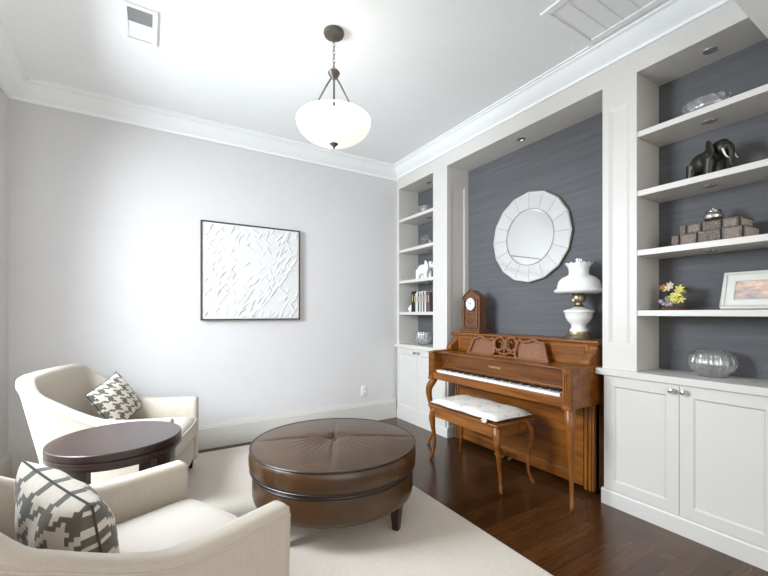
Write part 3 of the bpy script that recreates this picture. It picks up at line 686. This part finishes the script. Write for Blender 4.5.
def elephant(name, label, loc, rz, S, mat, tusk=True, up=False):
    """Faces +x locally, S = overall height of the back."""
    t = thing(name, label, 'figurine', loc, rz)
    mb = MB()
    mb.ball((-0.26, 0, 0.60), (0.38, 0.28, 0.32)).ball((0.05, 0, 0.66), (0.34, 0.27, 0.30)).ball((-0.44, 0, 0.52), (0.23, 0.24, 0.27))
    for x, y, fx in ((0.16, 0.14, 0.22), (0.16, -0.14, 0.10), (-0.48, 0.14, -0.42), (-0.48, -0.14, -0.54)):
        mb.tube([(x, y, 0.60), ((x + fx) / 2, y, 0.34), (fx, y, 0.10), (fx + 0.01, y, 0.0)], [0.175, 0.150, 0.130, 0.150], 12)
    mb.ball((0.40, 0, 0.82), (0.24, 0.20, 0.23)).ball((0.42, 0, 0.95), (0.15, 0.16, 0.11)).tube([(0.15, 0, 0.80), (0.40, 0, 0.92)], [0.22, 0.17], 12)
    tr = [(0.54, 0, 0.86), (0.66, 0, 0.74), (0.70, 0, 0.54), (0.68, 0, 0.34), (0.70, 0, 0.20), (0.76, 0, 0.16)] if not up else [(0.54, 0, 0.86), (0.68, 0, 0.80), (0.74, 0, 0.92), (0.72, 0, 1.08)]
    tr = cr_spline(tr, 4, False)
    mb.tube(tr, [0.105 - 0.062 * i / (len(tr) - 1) for i in range(len(tr))], 10)
    mb.tube(cr_spline([(-0.64, 0, 0.74), (-0.70, 0, 0.60), (-0.70, 0.02, 0.38), (-0.68, 0.03, 0.30)], 3, False), 0.030, 8)
    for sgn in (1, -1):
        R = Matrix.Rotation(radians(sgn * 24), 3, 'Z') @ Matrix.Rotation(radians(sgn * -14), 3, 'X')
        mb.ball((0.26, sgn * 0.25, 0.80), (0.22, 0.05, 0.30), 16, 10, R)
    mb.v = [(q[0] * S, q[1] * S, max(0, q[2]) * S) for q in mb.v]
    o = mb.build('body', mat, t, local=True, smooth=0)
    md = o.modifiers.new('fuse', 'REMESH'); md.mode = 'VOXEL'; md.voxel_size = 0.022 * S; md.use_smooth_shade = True
    sm = o.modifiers.new('soft', 'SMOOTH'); sm.iterations = 4; sm.factor = 0.5
    if tusk:
        for sgn in (1, -1):
            MB().tube([(q[0] * S, q[1] * S * sgn, q[2] * S) for q in cr_spline([(0.54, 0.12, 0.72), (0.62, 0.15, 0.58), (0.68, 0.15, 0.46), (0.75, 0.14, 0.38)], 3, False)], [0.034 * S * (1 - .07 * i) for i in range(10)], 8).build('tusk', 'tusk', t, local=True)
    for sgn in (1, -1): MB().ball((0.565 * S, sgn * 0.145 * S, 0.88 * S), 0.022 * S, 8, 6).build('eye', 'ebony', t, local=True)
    return t
elephant('elephant_figurine', 'dark carved elephant with ivory tusks on the second shelf down', (2.650, 0.882, 1.9605), radians(-118), 0.178, 'eleph')

def lying_book(name, label, yc, xc, z, ln, dp, th, rz):
    t = thing(name, label, 'book', (xc, yc, z), rz, 'patterned old books lying on the third shelf')
    h = 0.004
    MB().box(-dp / 2, dp / 2, -ln / 2, ln / 2, 0, h).box(-dp / 2, dp / 2, -ln / 2, ln / 2, th - h, th).box(-dp / 2, -dp / 2 + h, -ln / 2, ln / 2, 0, th).build('cover', 'bookcover', t, local=True, bevel=0.0015)
    MB().box(-dp / 2 + h, dp / 2 - 0.006, -ln / 2 + 0.006, ln / 2 - 0.006, h, th - h).build('pages', 'paper', t, local=True, smooth=0)
    mb = MB()
    for q in (-.47, -.2, .12, .38): mb.box(-dp / 2 - 0.002, -dp / 2 + 0.003, ln * q - 0.004, ln * q + 0.004, 0.001, th - 0.001)
    mb.build('spine_band', 'matte_dark', t, local=True, smooth=0)
    for q, w_ in ((-.335, .09), (.25, .09)):
        o = MB().box(-dp / 2 - 0.0015, -dp / 2 + 0.002, ln * (q - w_), ln * (q + w_), 0.006, th - 0.006).build('spine_label', 'mat', t, local=True, bevel=0.0008)
        o.data.materials[0] = M['bookcover2']
M['bookcover2'] = plain('tan_spine_label', (0.20, 0.155, 0.12), 0.6, nz=0.45, nscale=120)
lying_book('old_book', 'thick patterned brown book at the bottom of the pair under the silver pot', 0.868, 2.660, 1.6025, 0.335, 0.17, 0.064, radians(-5))
lying_book('old_book', 'patterned brown book on top of the pair, directly under the silver pot', 0.862, 2.664, 1.668, 0.275, 0.155, 0.050, radians(-3))
t = thing('silver_pot', 'small round silver lidded pot standing on the two patterned books', 'pot', (2.655, 0.868, 1.7185))
MB().lathe([(0, 0), (0.024, 0), (0.026, 0.004), (0.038, 0.012), (0.046, 0.028), (0.044, 0.044), (0.034, 0.056), (0.031, 0.060), (0.036, 0.064), (0.034, 0.066), (0.029, 0.062), (0, 0.060)], 32, (2.655, 0.868, 1.7185)).build('body', 'chrome', t)
MB().lathe([(0, 0.060), (0.030, 0.062), (0.026, 0.068), (0.010, 0.073), (0.005, 0.076), (0.007, 0.081), (0, 0.084)], 24, (2.655, 0.868, 1.7185)).build('lid', 'chrome', t)

# picture frame leaning on the fourth shelf
t = thing('picture_frame', 'silvery cream frame with a sunset beach print leaning on the shelf at right edge', 'picture frame', (2.612, 0.66, 1.2395), radians(0))
def lean(mb, ang=radians(-18)):
    R = Matrix.Rotation(-ang, 4, 'Y'); return mb.xform(Matrix.Translation((0, 0, 0.0035)) @ R)
hw, hh = 0.165, 0.205
def fr(y0, y1, z0, z1, w_, x0_, x1_): return MB().box(x0_, x1_, y0, y1, z0, z0 + w_).box(x0_, x1_, y0, y1, z1 - w_, z1).box(x0_, x1_, y0, y0 + w_, z0 + w_, z1 - w_).box(x0_, x1_, y1 - w_, y1, z0 + w_, z1 - w_)
lean(fr(-hw, hw, 0, hh, 0.016, -0.010, 0.012)).build('frame', 'silverwood', t, local=True, bevel=0.003)
lean(fr(-hw + .014, hw - .014, .014, hh - .014, 0.036, -0.003, 0.006)).build('mat_board', 'mat', t, local=True, bevel=0.001)
lean(fr(-hw + .048, hw - .048, .048, hh - .048, 0.004, -0.005, 0.004)).build('inner_slip', 'silverwood', t, local=True)
lean(MB().box(0.000, 0.004, -hw + .05, hw - .05, .05, hh - .05)).build('print', 'print', t, local=True, smooth=0)
lean(MB().box(0.006, 0.010, -hw + .012, hw - .012, .012, hh - .012)).build('backing', 'frameblack', t, local=True, smooth=0)

# flower ornament
t = thing('flower_ornament', 'small ornament of cream and yellow flowers in a basket on a round wooden base', 'ornament', (2.665, 1.060, 1.2395))
MB().lathe([(0, 0), (0.062, 0), (0.064, 0.006), (0.060, 0.012), (0.062, 0.018), (0.056, 0.021), (0, 0.021)], 32, (2.665, 1.060, 1.2395)).build('wooden_base', 'clock', t)
M['woven'] = plain('grey_woven_basket', (0.20, 0.18, 0.16), 0.7, nz=0.6, nscale=150)
M['petal_y'] = plain('yellow_petals', (0.62, 0.55, 0.14), 0.6, nz=0.25); M['petal_w'] = plain('cream_petals', (0.68, 0.58, 0.44), 0.6, nz=0.2)
M['petal_o'] = plain('rust_petals', (0.34, 0.17, 0.06), 0.6); M['leaf'] = plain('dark_green_leaf', (0.03, 0.055, 0.018), 0.6); M['stone'] = plain('mauve_blossoms', (0.34, 0.30, 0.34), 0.7, nz=0.4, nscale=90)
MB().lathe([(0, 1.2605), (0.026, 1.2605), (0.032, 1.29), (0.036, 1.325), (0.032, 1.325), (0, 1.318)], 20, (2.668, 1.078, 0)).build('basket', 'woven', t)
def flower(c, R, mat, np_, tilt):
    mb = MB(); rr = Matrix.Rotation(tilt[0], 3, 'X') @ Matrix.Rotation(tilt[1], 3, 'Y')
    for k in range(np_):
        a = 2 * pi * k / np_; q = rr @ Matrix.Rotation(a, 3, 'Z')
        d = q @ Vector((R * .55, 0, R * .15))
        mb.ball((c[0] + d.x, c[1] + d.y, c[2] + d.z), (R * .55, R * .26, R * .12), 8, 5, q)
    mb.ball(c, R * .24, 8, 5); return mb.build('flower', mat, t)
rf = random.Random(3)
for (dx, dy, z, R, mt) in ((-.030, .012, 1.372, .026, 'petal_w'), (-.02, .045, 1.376, .024, 'petal_o'), (0.0, .02, 1.388, .022, 'petal_w'), (.02, .05, 1.366, .020, 'petal_w'), (-.035, -.030, 1.330, .028, 'petal_y'), (-.03, -.008, 1.318, .024, 'petal_y'),
                           (-.03, -.045, 1.300, .026, 'petal_y'), (-.028, -.040, 1.362, .026, 'petal_y'), (-.045, -.020, 1.296, .020, 'petal_y'), (0.0, -.045, 1.345, .020, 'petal_y'), (-.03, .03, 1.362, .016, 'petal_o')):
    flower((2.665 + dx, 1.060 + dy, z), R, mt, 6, (rf.uniform(-.5, .5), rf.uniform(-1.3, -.7)))
for (dy, z) in ((.042, 1.278), (.020, 1.272), (.052, 1.292), (0.0, 1.275), (-.015, 1.285)):
    MB().ball((2.625 + rf.uniform(0, .02), 1.060 + dy, z), (.014, .014, .013), 10, 7).build('blossom', 'stone', t)
mb = MB()
for _ in range(16):
    q = Vector((2.665 + rf.uniform(-.03, .04), 1.060 + rf.uniform(-.05, .055), rf.uniform(1.29, 1.39)))
    mb.ball(q, (.020, .008, .005), 8, 5, Matrix.Rotation(rf.uniform(0, 6), 3, 'Z') @ Matrix.Rotation(rf.uniform(-1, 1), 3, 'Y'))
mb.build('leaves', 'leaf', t)

# ------------------------------------------------------------------ left shelves
mb = MB().lathe(bowl_prof(0.090, 0.088, 0.040, 0.088, 0.006, 10), 84, (0, 0, 0), mod=lambda r, z, th, i: (r * (1 + 0.06 * abs(sin(8 * th + z * 60))), z))
o = mb.build('crystal_dish', 'crystal', smooth=35, local=True); o.location = (2.66, 3.435, 2.3175); tag(o, 'small crystal dish on the topmost shelf of the corner bookcase', 'dish')
mb = MB()                                              # faceted crystal block
ring = lambda r, z, ph: [(r * cos(2 * pi * (k + ph) / 7), r * 1.15 * sin(2 * pi * (k + ph) / 7), z) for k in range(7)]
mb.loft([ring(.045, 0, 0), ring(.078, .030, 0), ring(.070, .075, .5), ring(.042, .115, .5), ring(.006, .142, .5)])
o = mb.build('crystal_ornament', 'crystal', smooth=0, local=True); o.location = (2.66, 3.455, 1.9605); tag(o, 'faceted pointed crystal ornament on the second shelf of the corner bookcase', 'ornament')
elephant('elephant_figurine', 'white ceramic elephant on the third shelf of the corner bookcase', (2.655, 3.44, 1.6025), radians(-80), 0.185, 'elephw', tusk=False)
t = thing('bird_figurine', 'tiny white bird figurine left of the books in the corner bookcase', 'figurine', (2.60, 3.66, 1.2395))
MB().ball((2.60, 3.66, 1.272), (0.024, 0.034, 0.030)).ball((2.597, 3.640, 1.305), 0.017).tube([(2.60, 3.66, 1.2395), (2.60, 3.66, 1.262)], [0.020, 0.014], 12).tube([(2.60, 3.685, 1.275), (2.602, 3.712, 1.290)], [0.014, 0.004], 8).build('body', 'elephw', t)
MB().tube([(2.596, 3.627, 1.305), (2.595, 3.617, 1.302)], [0.005, 0.001], 8).build('beak', 'petal_o', t)
yb = 3.610
specs = [(.042, .232, (0.012, 0.012, 0.013), 'thick black hardback, first book beside the white bird figurine'), (.034, .215, (0.02, 0.02, 0.024), 'black hardback, second in the row in the corner bookcase'), (.022, .205, (0.62, 0.62, 0.58), 'pale grey paperback, third in the row of the corner bookcase'),
         (.020, .225, (0.74, 0.72, 0.66), 'tall cream book, fourth in the row of the corner bookcase'), (.026, .212, (0.035, 0.045, 0.045), 'dark green-black book between two pale ones in the corner bookcase'), (.022, .222, (0.70, 0.70, 0.70), 'white book, sixth in the row of the corner bookcase'),
         (.018, .210, (0.05, 0.04, 0.045), 'slim dark book, seventh in the row of the corner bookcase'), (.026, .228, (0.66, 0.62, 0.58), 'beige book next to the plum one in the corner bookcase'), (.024, .218, (0.15, 0.04, 0.07), 'plum-red book, between two pale ones in the corner bookcase'), (.026, .226, (0.68, 0.66, 0.64), 'pale book third from the right end of the corner bookcase row'), (.030, .214, (0.06, 0.05, 0.05), 'dark book beside the right end of the corner bookcase row'), (.028, .206, (0.13, 0.10, 0.09), 'brown book ending the corner bookcase row on the right')]
for k, (th, h_, col, lab) in enumerate(specs):
    t = thing('book', lab, 'book', (2.655, yb - th / 2, 1.2395), 0, 'upright books in the corner bookcase')
    mt = plain('book_cloth_%d' % k, col, 0.55)
    x0_, x1_ = 2.578, 2.725
    MB().box(x0_, x0_ + .003, yb - th, yb, 1.2395, 1.2395 + h_).box(x0_, x1_, yb - th, yb - th + .0025, 1.2395, 1.2395 + h_).box(x0_, x1_, yb - .0025, yb, 1.2395, 1.2395 + h_).build('cover', mt, t, bevel=0.0012)
    MB().box(x0_ + .003, x1_ - .005, yb - th + .0025, yb - .0025, 1.2435, 1.2355 + h_).build('pages', 'paper', t, smooth=0)
    lum = sum(col) > 1
    MB().box(x0_ - .0006, x0_ + .001, yb - th * .62, yb - th * .38, 1.2395 + h_ * .50, 1.2395 + h_ * .84).build('spine_title', 'frameblack' if lum else 'gold', t, smooth=0)
    yb -= th + .0012
mb = MB().lathe(bowl_prof(0.088, 0.140, 0.055, 0.084, 0.008, 12), 112, (0, 0, 0), mod=lambda r, z, th, i: (r * (1 + 0.05 * cos(14 * th)), z + (0.008 * cos(14 * th) if z > .12 else 0)))
o = mb.build('glass_vase', 'crystal', smooth=35, local=True); o.location = (2.655, 3.475, 0.8685); tag(o, 'fluted clear glass vase on the cabinet top of the corner bookcase', 'vase')

# ------------------------------------------------------------------ ottoman
ox, oy, oR = 0.986, 2.195, 0.494
t = thing('leather_ottoman', 'big round brown leather ottoman with a buttoned top standing on the cream rug', 'ottoman', (ox, oy, 0.011))
s0 = radians(64)
def otop(r, th):
    q = r / oR
    h = 0.440 + 0.028 * (1 - q ** 2.2)
    for k in range(2):
        d = abs(sin(th - s0 - k * pi / 2)) * r
        h -= 0.010 * math.exp(-(d / 0.012) ** 2) * (1 - q ** 4)
    h -= 0.030 * math.exp(-(r / 0.045) ** 2)
    h += 0.0022 * math.exp(-((r - 0.15) / 0.10) ** 2) * sin(34 * th + 2 * sin(3 * th)) * (0.4 + 0.6 * max(0, cos(th - radians(205))))
    return h
mb = MB(); nr, na = 46, 180
rs_ = [oR * 0.985 * (i / nr) for i in range(nr + 1)]
mb.grid(lambda a, b: (ox + rs_[round(a * nr)] * cos(2 * pi * b), oy + rs_[round(a * nr)] * sin(2 * pi * b), otop(rs_[round(a * nr)], 2 * pi * b)), nr, na)
mb.lathe([(oR * 0.985, 0.440), (oR, 0.434), (oR + 0.006, 0.40), (oR + 0.006, 0.36), (oR, 0.325), (oR * 0.985, 0.319), (0.02, 0.318)], na, (ox, oy, 0), mod=lambda r, z, th, i: (r + 0.0016 * sin(23 * th + 3 * sin(5 * th)) * (1 if 0.33 < z < 0.43 else 0), z))
cu = mb.build('cushion', 'leather', t, smooth=70)
ring_ = lambda R, z: [(ox + R * cos(2 * pi * k / 96), oy + R * sin(2 * pi * k / 96), z) for k in range(96)]
MB().tube(ring_(oR - 0.001, 0.4375), 0.006, 8, closed=True).build('piping', 'leatherpipe', cu)
MB().tube(ring_(oR - 0.001, 0.3235), 0.005, 8, closed=True).build('piping', 'leatherpipe', cu)
MB().ball((ox, oy, 0.441), (0.017, 0.017, 0.007)).build('button', 'leather', cu)
bs = MB().lathe([(0.02, 0.150), (oR - 0.030, 0.150), (oR - 0.018, 0.157), (oR - 0.012, 0.185), (oR - 0.012, 0.295), (oR - 0.018, 0.312), (oR - 0.03, 0.317), (0.02, 0.317)], 96, (ox, oy, 0)).build('drum', 'leather', t, smooth=50)
MB().tube(ring_(oR - 0.010, 0.300), 0.004, 8, closed=True).build('piping', 'leatherpipe', bs)
for k in range(4):
    a = radians(-61.8) + k * pi / 2; R_ = Matrix.Translation((ox + 0.43 * cos(a), oy + 0.43 * sin(a), 0.0)) @ Matrix.Rotation(a, 4, 'Z')
    mb = MB().loft([[(sx * w_ + 0.004, sy * w_, z) for sx, sy in ((-1, -1), (1, -1), (1, 1), (-1, 1))] for w_, z in ((0.0175, 0.0115), (0.029, 0.153))]).xform(R_)
    mb.build('leg', 'espresso', t, smooth=0, bevel=0.003)

# ------------------------------------------------------------------ round side table
tx, ty, tR, tz = -0.126, 2.375, 0.286, 0.600
t = thing('side_table', 'round espresso wood side table between the two cream armchairs', 'table', (tx, ty, 0.011))
_m = MB().lathe([(0, tz), (tR - 0.006, tz)], 72, (tx, ty, 0)); _m.cur = 1; _m.lathe([(tR - 0.006, tz), (tR - 0.001, tz - 0.003), (tR, tz - 0.008), (tR, tz - 0.028), (tR - 0.006, tz - 0.031), (tR - 0.006, tz - 0.035), (tR, tz - 0.038), (tR, tz - 0.056), (tR - 0.004, tz - 0.060), (0, tz - 0.060)], 72, (tx, ty, 0)); _m.build('tabletop', ['tabletop', 'espresso'], t, smooth=30)
MB().lathe([(0.215, tz - 0.060), (tR - 0.016, tz - 0.060), (tR - 0.016, tz - 0.078), (0.215, tz - 0.078), (0.215, tz - 0.060)], 72, (tx, ty, 0)).build('apron', 'espresso', t, smooth=30)
for k in range(4):
    a0 = radians(-127) + k * pi / 2; hw_ = radians(15)
    rings = []
    for z, ro in ((0.0115, 0.255), (0.25, 0.262), (tz - 0.078, 0.268)):
        out = [(tx + ro * cos(a0 + hw_ * s_), ty + ro * sin(a0 + hw_ * s_), z) for s_ in (-1, -.5, 0, .5, 1)]
        inn = [(tx + (ro - .035) * cos(a0 + hw_ * s_), ty + (ro - .035) * sin(a0 + hw_ * s_), z) for s_ in (1, .5, 0, -.5, -1)]
        rings.append(out + inn)
    MB().loft(rings).build('leg', 'espresso', t, smooth=30, bevel=0.002)
MB().lathe([(0, 0.150), (0.228, 0.150), (0.228, 0.168), (0, 0.168)], 48, (tx, ty, 0)).build('lower_shelf', 'espresso', t, smooth=30)

# ------------------------------------------------------------------ armchairs
HW, CD = 0.375, 0.785
def arm_h(x, y):
    d = -x
    tab = [(0, .553), (.25, .556), (.34, .562), (.40, .576), (.46, .602), (.52, .634), (.576, .668), (.64, .708), (.70, .748), (.74, .786), (.785, .838)]
    for (a, ha), (b, hb) in zip(tab, tab[1:]):
        if d <= b + 1e-6: h = ha + (hb - ha) * (d - a) / (b - a); break
    else: h = tab[-1][1]
    if d > 0.70: h += 0.016 * (1 - (y / HW) ** 2) * min(1, (d - 0.70) / 0.085)
    return h
def u_path():
    pts = []; rc = 0.115; xs = [0, .012, .03, .08, .14, .2, .26, .32, .36, .40, .44, .48, .52, .56, .60, CD - rc]
    for x in xs: pts.append((-x, -HW, 0, -1))
    for i in range(1, 9):
        a = pi / 2 * i / 8; pts.append((-(CD - rc) - rc * sin(a), -HW + rc - rc * cos(a), -sin(a), -cos(a)))
    half = list(pts); mid = [(-CD, -HW + rc + (HW - rc) * k / 4, -1, 0) for k in range(1, 4)]
    full = half + mid + [(-CD, 0, -1, 0)] + [(x, -y, nx, -ny) for x, y, nx, ny in mid[::-1]] + [(x, -y, nx, -ny) for x, y, nx, ny in half[::-1]]
    return full
def armchair(label, loc, rz):
    t = thing('armchair', label, 'armchair', loc, rz, 'pair of cream armchairs')
    th = 0.090; rings = []; welt = []; z0 = 0.075
    path = u_path(); nP = len(path)
    for k, (x, y, nx, ny) in enumerate(path):
        h = arm_h(x, y); bk = min(1, max(0, (-x - .35) / .42)); lean_ = 0.018 + 0.085 * bk
        ins = 0.010 if k in (0, nP - 1) else 0.0
        off = lambda z: -lean_ * (1 - z / h) + 0.055 * bk * (z / h) ** 2
        zb = 0.27
        sec = [(off(z0) - ins, z0), (off(.2) - ins, .2), (off(.35) - ins, .35), (off(h - .10) - ins, h - .10), (off(h - .03) - ins, h - .032), (off(h) - .004 - ins, h - .014), (off(h) - .016, h - .003 - ins), (off(h) - .034, h - ins), (off(h) - th + .030, h - ins), (off(h) - th + .010, h - .006 - ins), (off(h) - th + ins, h - .022), (-th + .5 * off(h) + .3 * off(h - .10) + ins, h - .10), (-th + .3 * off(.36) + ins, min(.36, h - .12)), (-th + .3 * off(zb) + ins, zb), (-th + .3 * off(z0) + ins, z0)]
        rings.append([(x + nx * o_, y + ny * o_, z) for o_, z in sec])
        welt.append((x + nx * (off(h - .03) + .001), y + ny * (off(h - .03) + .001), h - .030))
    sh = MB().loft(rings).build('arms_and_back', 'linen', t, smooth=50, local=True)
    MB().tube([(-0.004, -HW + .024, .08)] + [(-0.004, -HW + .010, .50)] + welt[1:-1] + [(-0.004, HW - .010, .50), (-0.004, HW - .024, .08)], 0.0042, 8).build('welt', 'linen', sh, local=True)
    iw = HW - th - 0.012
    bow = lambda y: 0.018 * (1 - (y / iw) ** 2)
    def slab(z0_, z1_, crown, name, mt, xf):
        n_ = 20
        def P_(a, b, top):
            u, v = 2 * a - 1, 2 * b - 1; y = iw * v; xf_ = xf + bow(y); x = -0.66 + (xf_ + 0.66) * a
            e = ((1 - abs(u) ** 10) * (1 - abs(v) ** 10)) ** .5
            zm = (z0_ + z1_) / 2
            return (x, y, zm + ((z1_ - zm) * (.55 + .45 * e) + crown * (1 - u * u) * (1 - v * v)) if top else zm - (zm - z0_) * (.75 + .25 * e))
        m_ = MB().grid(lambda a, b: P_(a, b, True), n_, n_).grid(lambda a, b: P_(a, b, False), n_, n_)
        edge = [(0, k / n_) for k in range(n_)] + [(k / n_, 1) for k in range(n_)] + [(1, 1 - k / n_) for k in range(n_)] + [(1 - k / n_, 0) for k in range(n_)]
        m_.loft([[P_(a, b, True) for a, b in edge], [P_(a, b, False) for a, b in edge]], cap=False)
        o = m_.build(name, mt, t, smooth=55, local=True); return o, [P_(a, b, True) for a, b in edge], [P_(a, b, False) for a, b in edge]
    slab(0.08, 0.272, 0, 'seat_base', 'linen', -0.014)
    o, eu, el = slab(0.275, 0.425, 0.018, 'seat_cushion', 'linen2', 0.004)
    MB().tube(eu, 0.0045, 8, closed=True).tube(el, 0.0045, 8, closed=True).build('welt', 'linen', o, local=True)
    for x, y in ((-0.05, -HW + .06), (-0.05, HW - .06), (-0.62, -HW + .11), (-0.62, HW - .11)):
        MB().loft([[(x + sx * w_, y + sy * w_, z) for sx, sy in ((-1, -1), (1, -1), (1, 1), (-1, 1))] for w_, z in ((0.016, 0.0005), (0.024, 0.082))]).build('leg', 'espresso', t, smooth=0, local=True)
    return t
F_ang = radians(24.0); R_ang = radians(-18.2)
armchair('cream linen armchair nearest the viewer, cropped at the lower left corner', (0.274, 1.645, 0.011), F_ang)
armchair('cream linen armchair by the left corner, behind the round side table', (0.2375, 3.065, 0.011), R_ang)

def pillow(label, S, T, mtx, cells, seed, NN=44, HH=None):
    HH = HH or S; NV = round(NN * HH / S)
    t = thing('throw_pillow', label, 'pillow', (0, 0, 0)); t.matrix_world = mtx
    def hound(i, j):
        i, j = i + seed, j + 3
        q = cells
        a = (i // q) % 8; b = (j // q) % 8
        return 1 if ((a < 4) if (a + b) % 4 < 2 else (b < 3)) else 0
    def pt(a, b, s_):
        u, v = 2 * a - 1, 2 * b - 1
        h = ((1 - u * u) * (1 - v * v)) ** 0.42
        p_ = 0.055
        y = S / 2 * u * (1 - p_ * (1 - v * v)); z = HH / 2 * v * (1 - p_ * (1 - u * u))
        cr_ = 0.004 * sin(9 * u + 4 * v) * h
        return (s_ * T / 2 * h + cr_, y, z)
    MB().grid(lambda a, b: pt(a, b, 1), NN, NV, hound).grid(lambda a, b: pt(a, b, -1), NN, NV, hound).build('cover', ['cot_light', 'cot_dark'], t, smooth=70, local=True)
    e = [(k / 24, 0) for k in range(24)] + [(1, k / 24) for k in range(24)] + [(1 - k / 24, 1) for k in range(24)] + [(0, 1 - k / 24) for k in range(24)]
    MB().tube([pt(a, b, 0) for a, b in e], 0.0032, 8, closed=True).build('piping', 'cot_piping', t, local=True)
    return t
def chair_pt(loc, ang, x, y, z): return Vector((loc[0] + x * cos(ang) - y * sin(ang), loc[1] + x * sin(ang) + y * cos(ang), z))
pillow('taupe houndstooth pillow standing upright in the armchair nearest the viewer', 0.42, 0.18, Matrix.Translation((-0.201, 1.466, 0.578)) @ Matrix.Rotation(F_ang + radians(4.6), 4, 'Z') @ Matrix.Rotation(radians(-13), 4, 'Y') @ Matrix.Rotation(radians(6), 4, 'X'), 1, 0, 32, 0.34)
c_ = chair_pt((0.2375, 3.065), R_ang, -0.49, 0.13, 0.600)
pillow('black and white houndstooth pillow propped in the armchair by the left corner', 0.32, 0.14, Matrix.Translation(c_) @ Matrix.Rotation(R_ang + radians(-22), 4, 'Z') @ Matrix.Rotation(radians(-22), 4, 'Y') @ Matrix.Rotation(radians(22), 4, 'X'), 1, 2, 34)
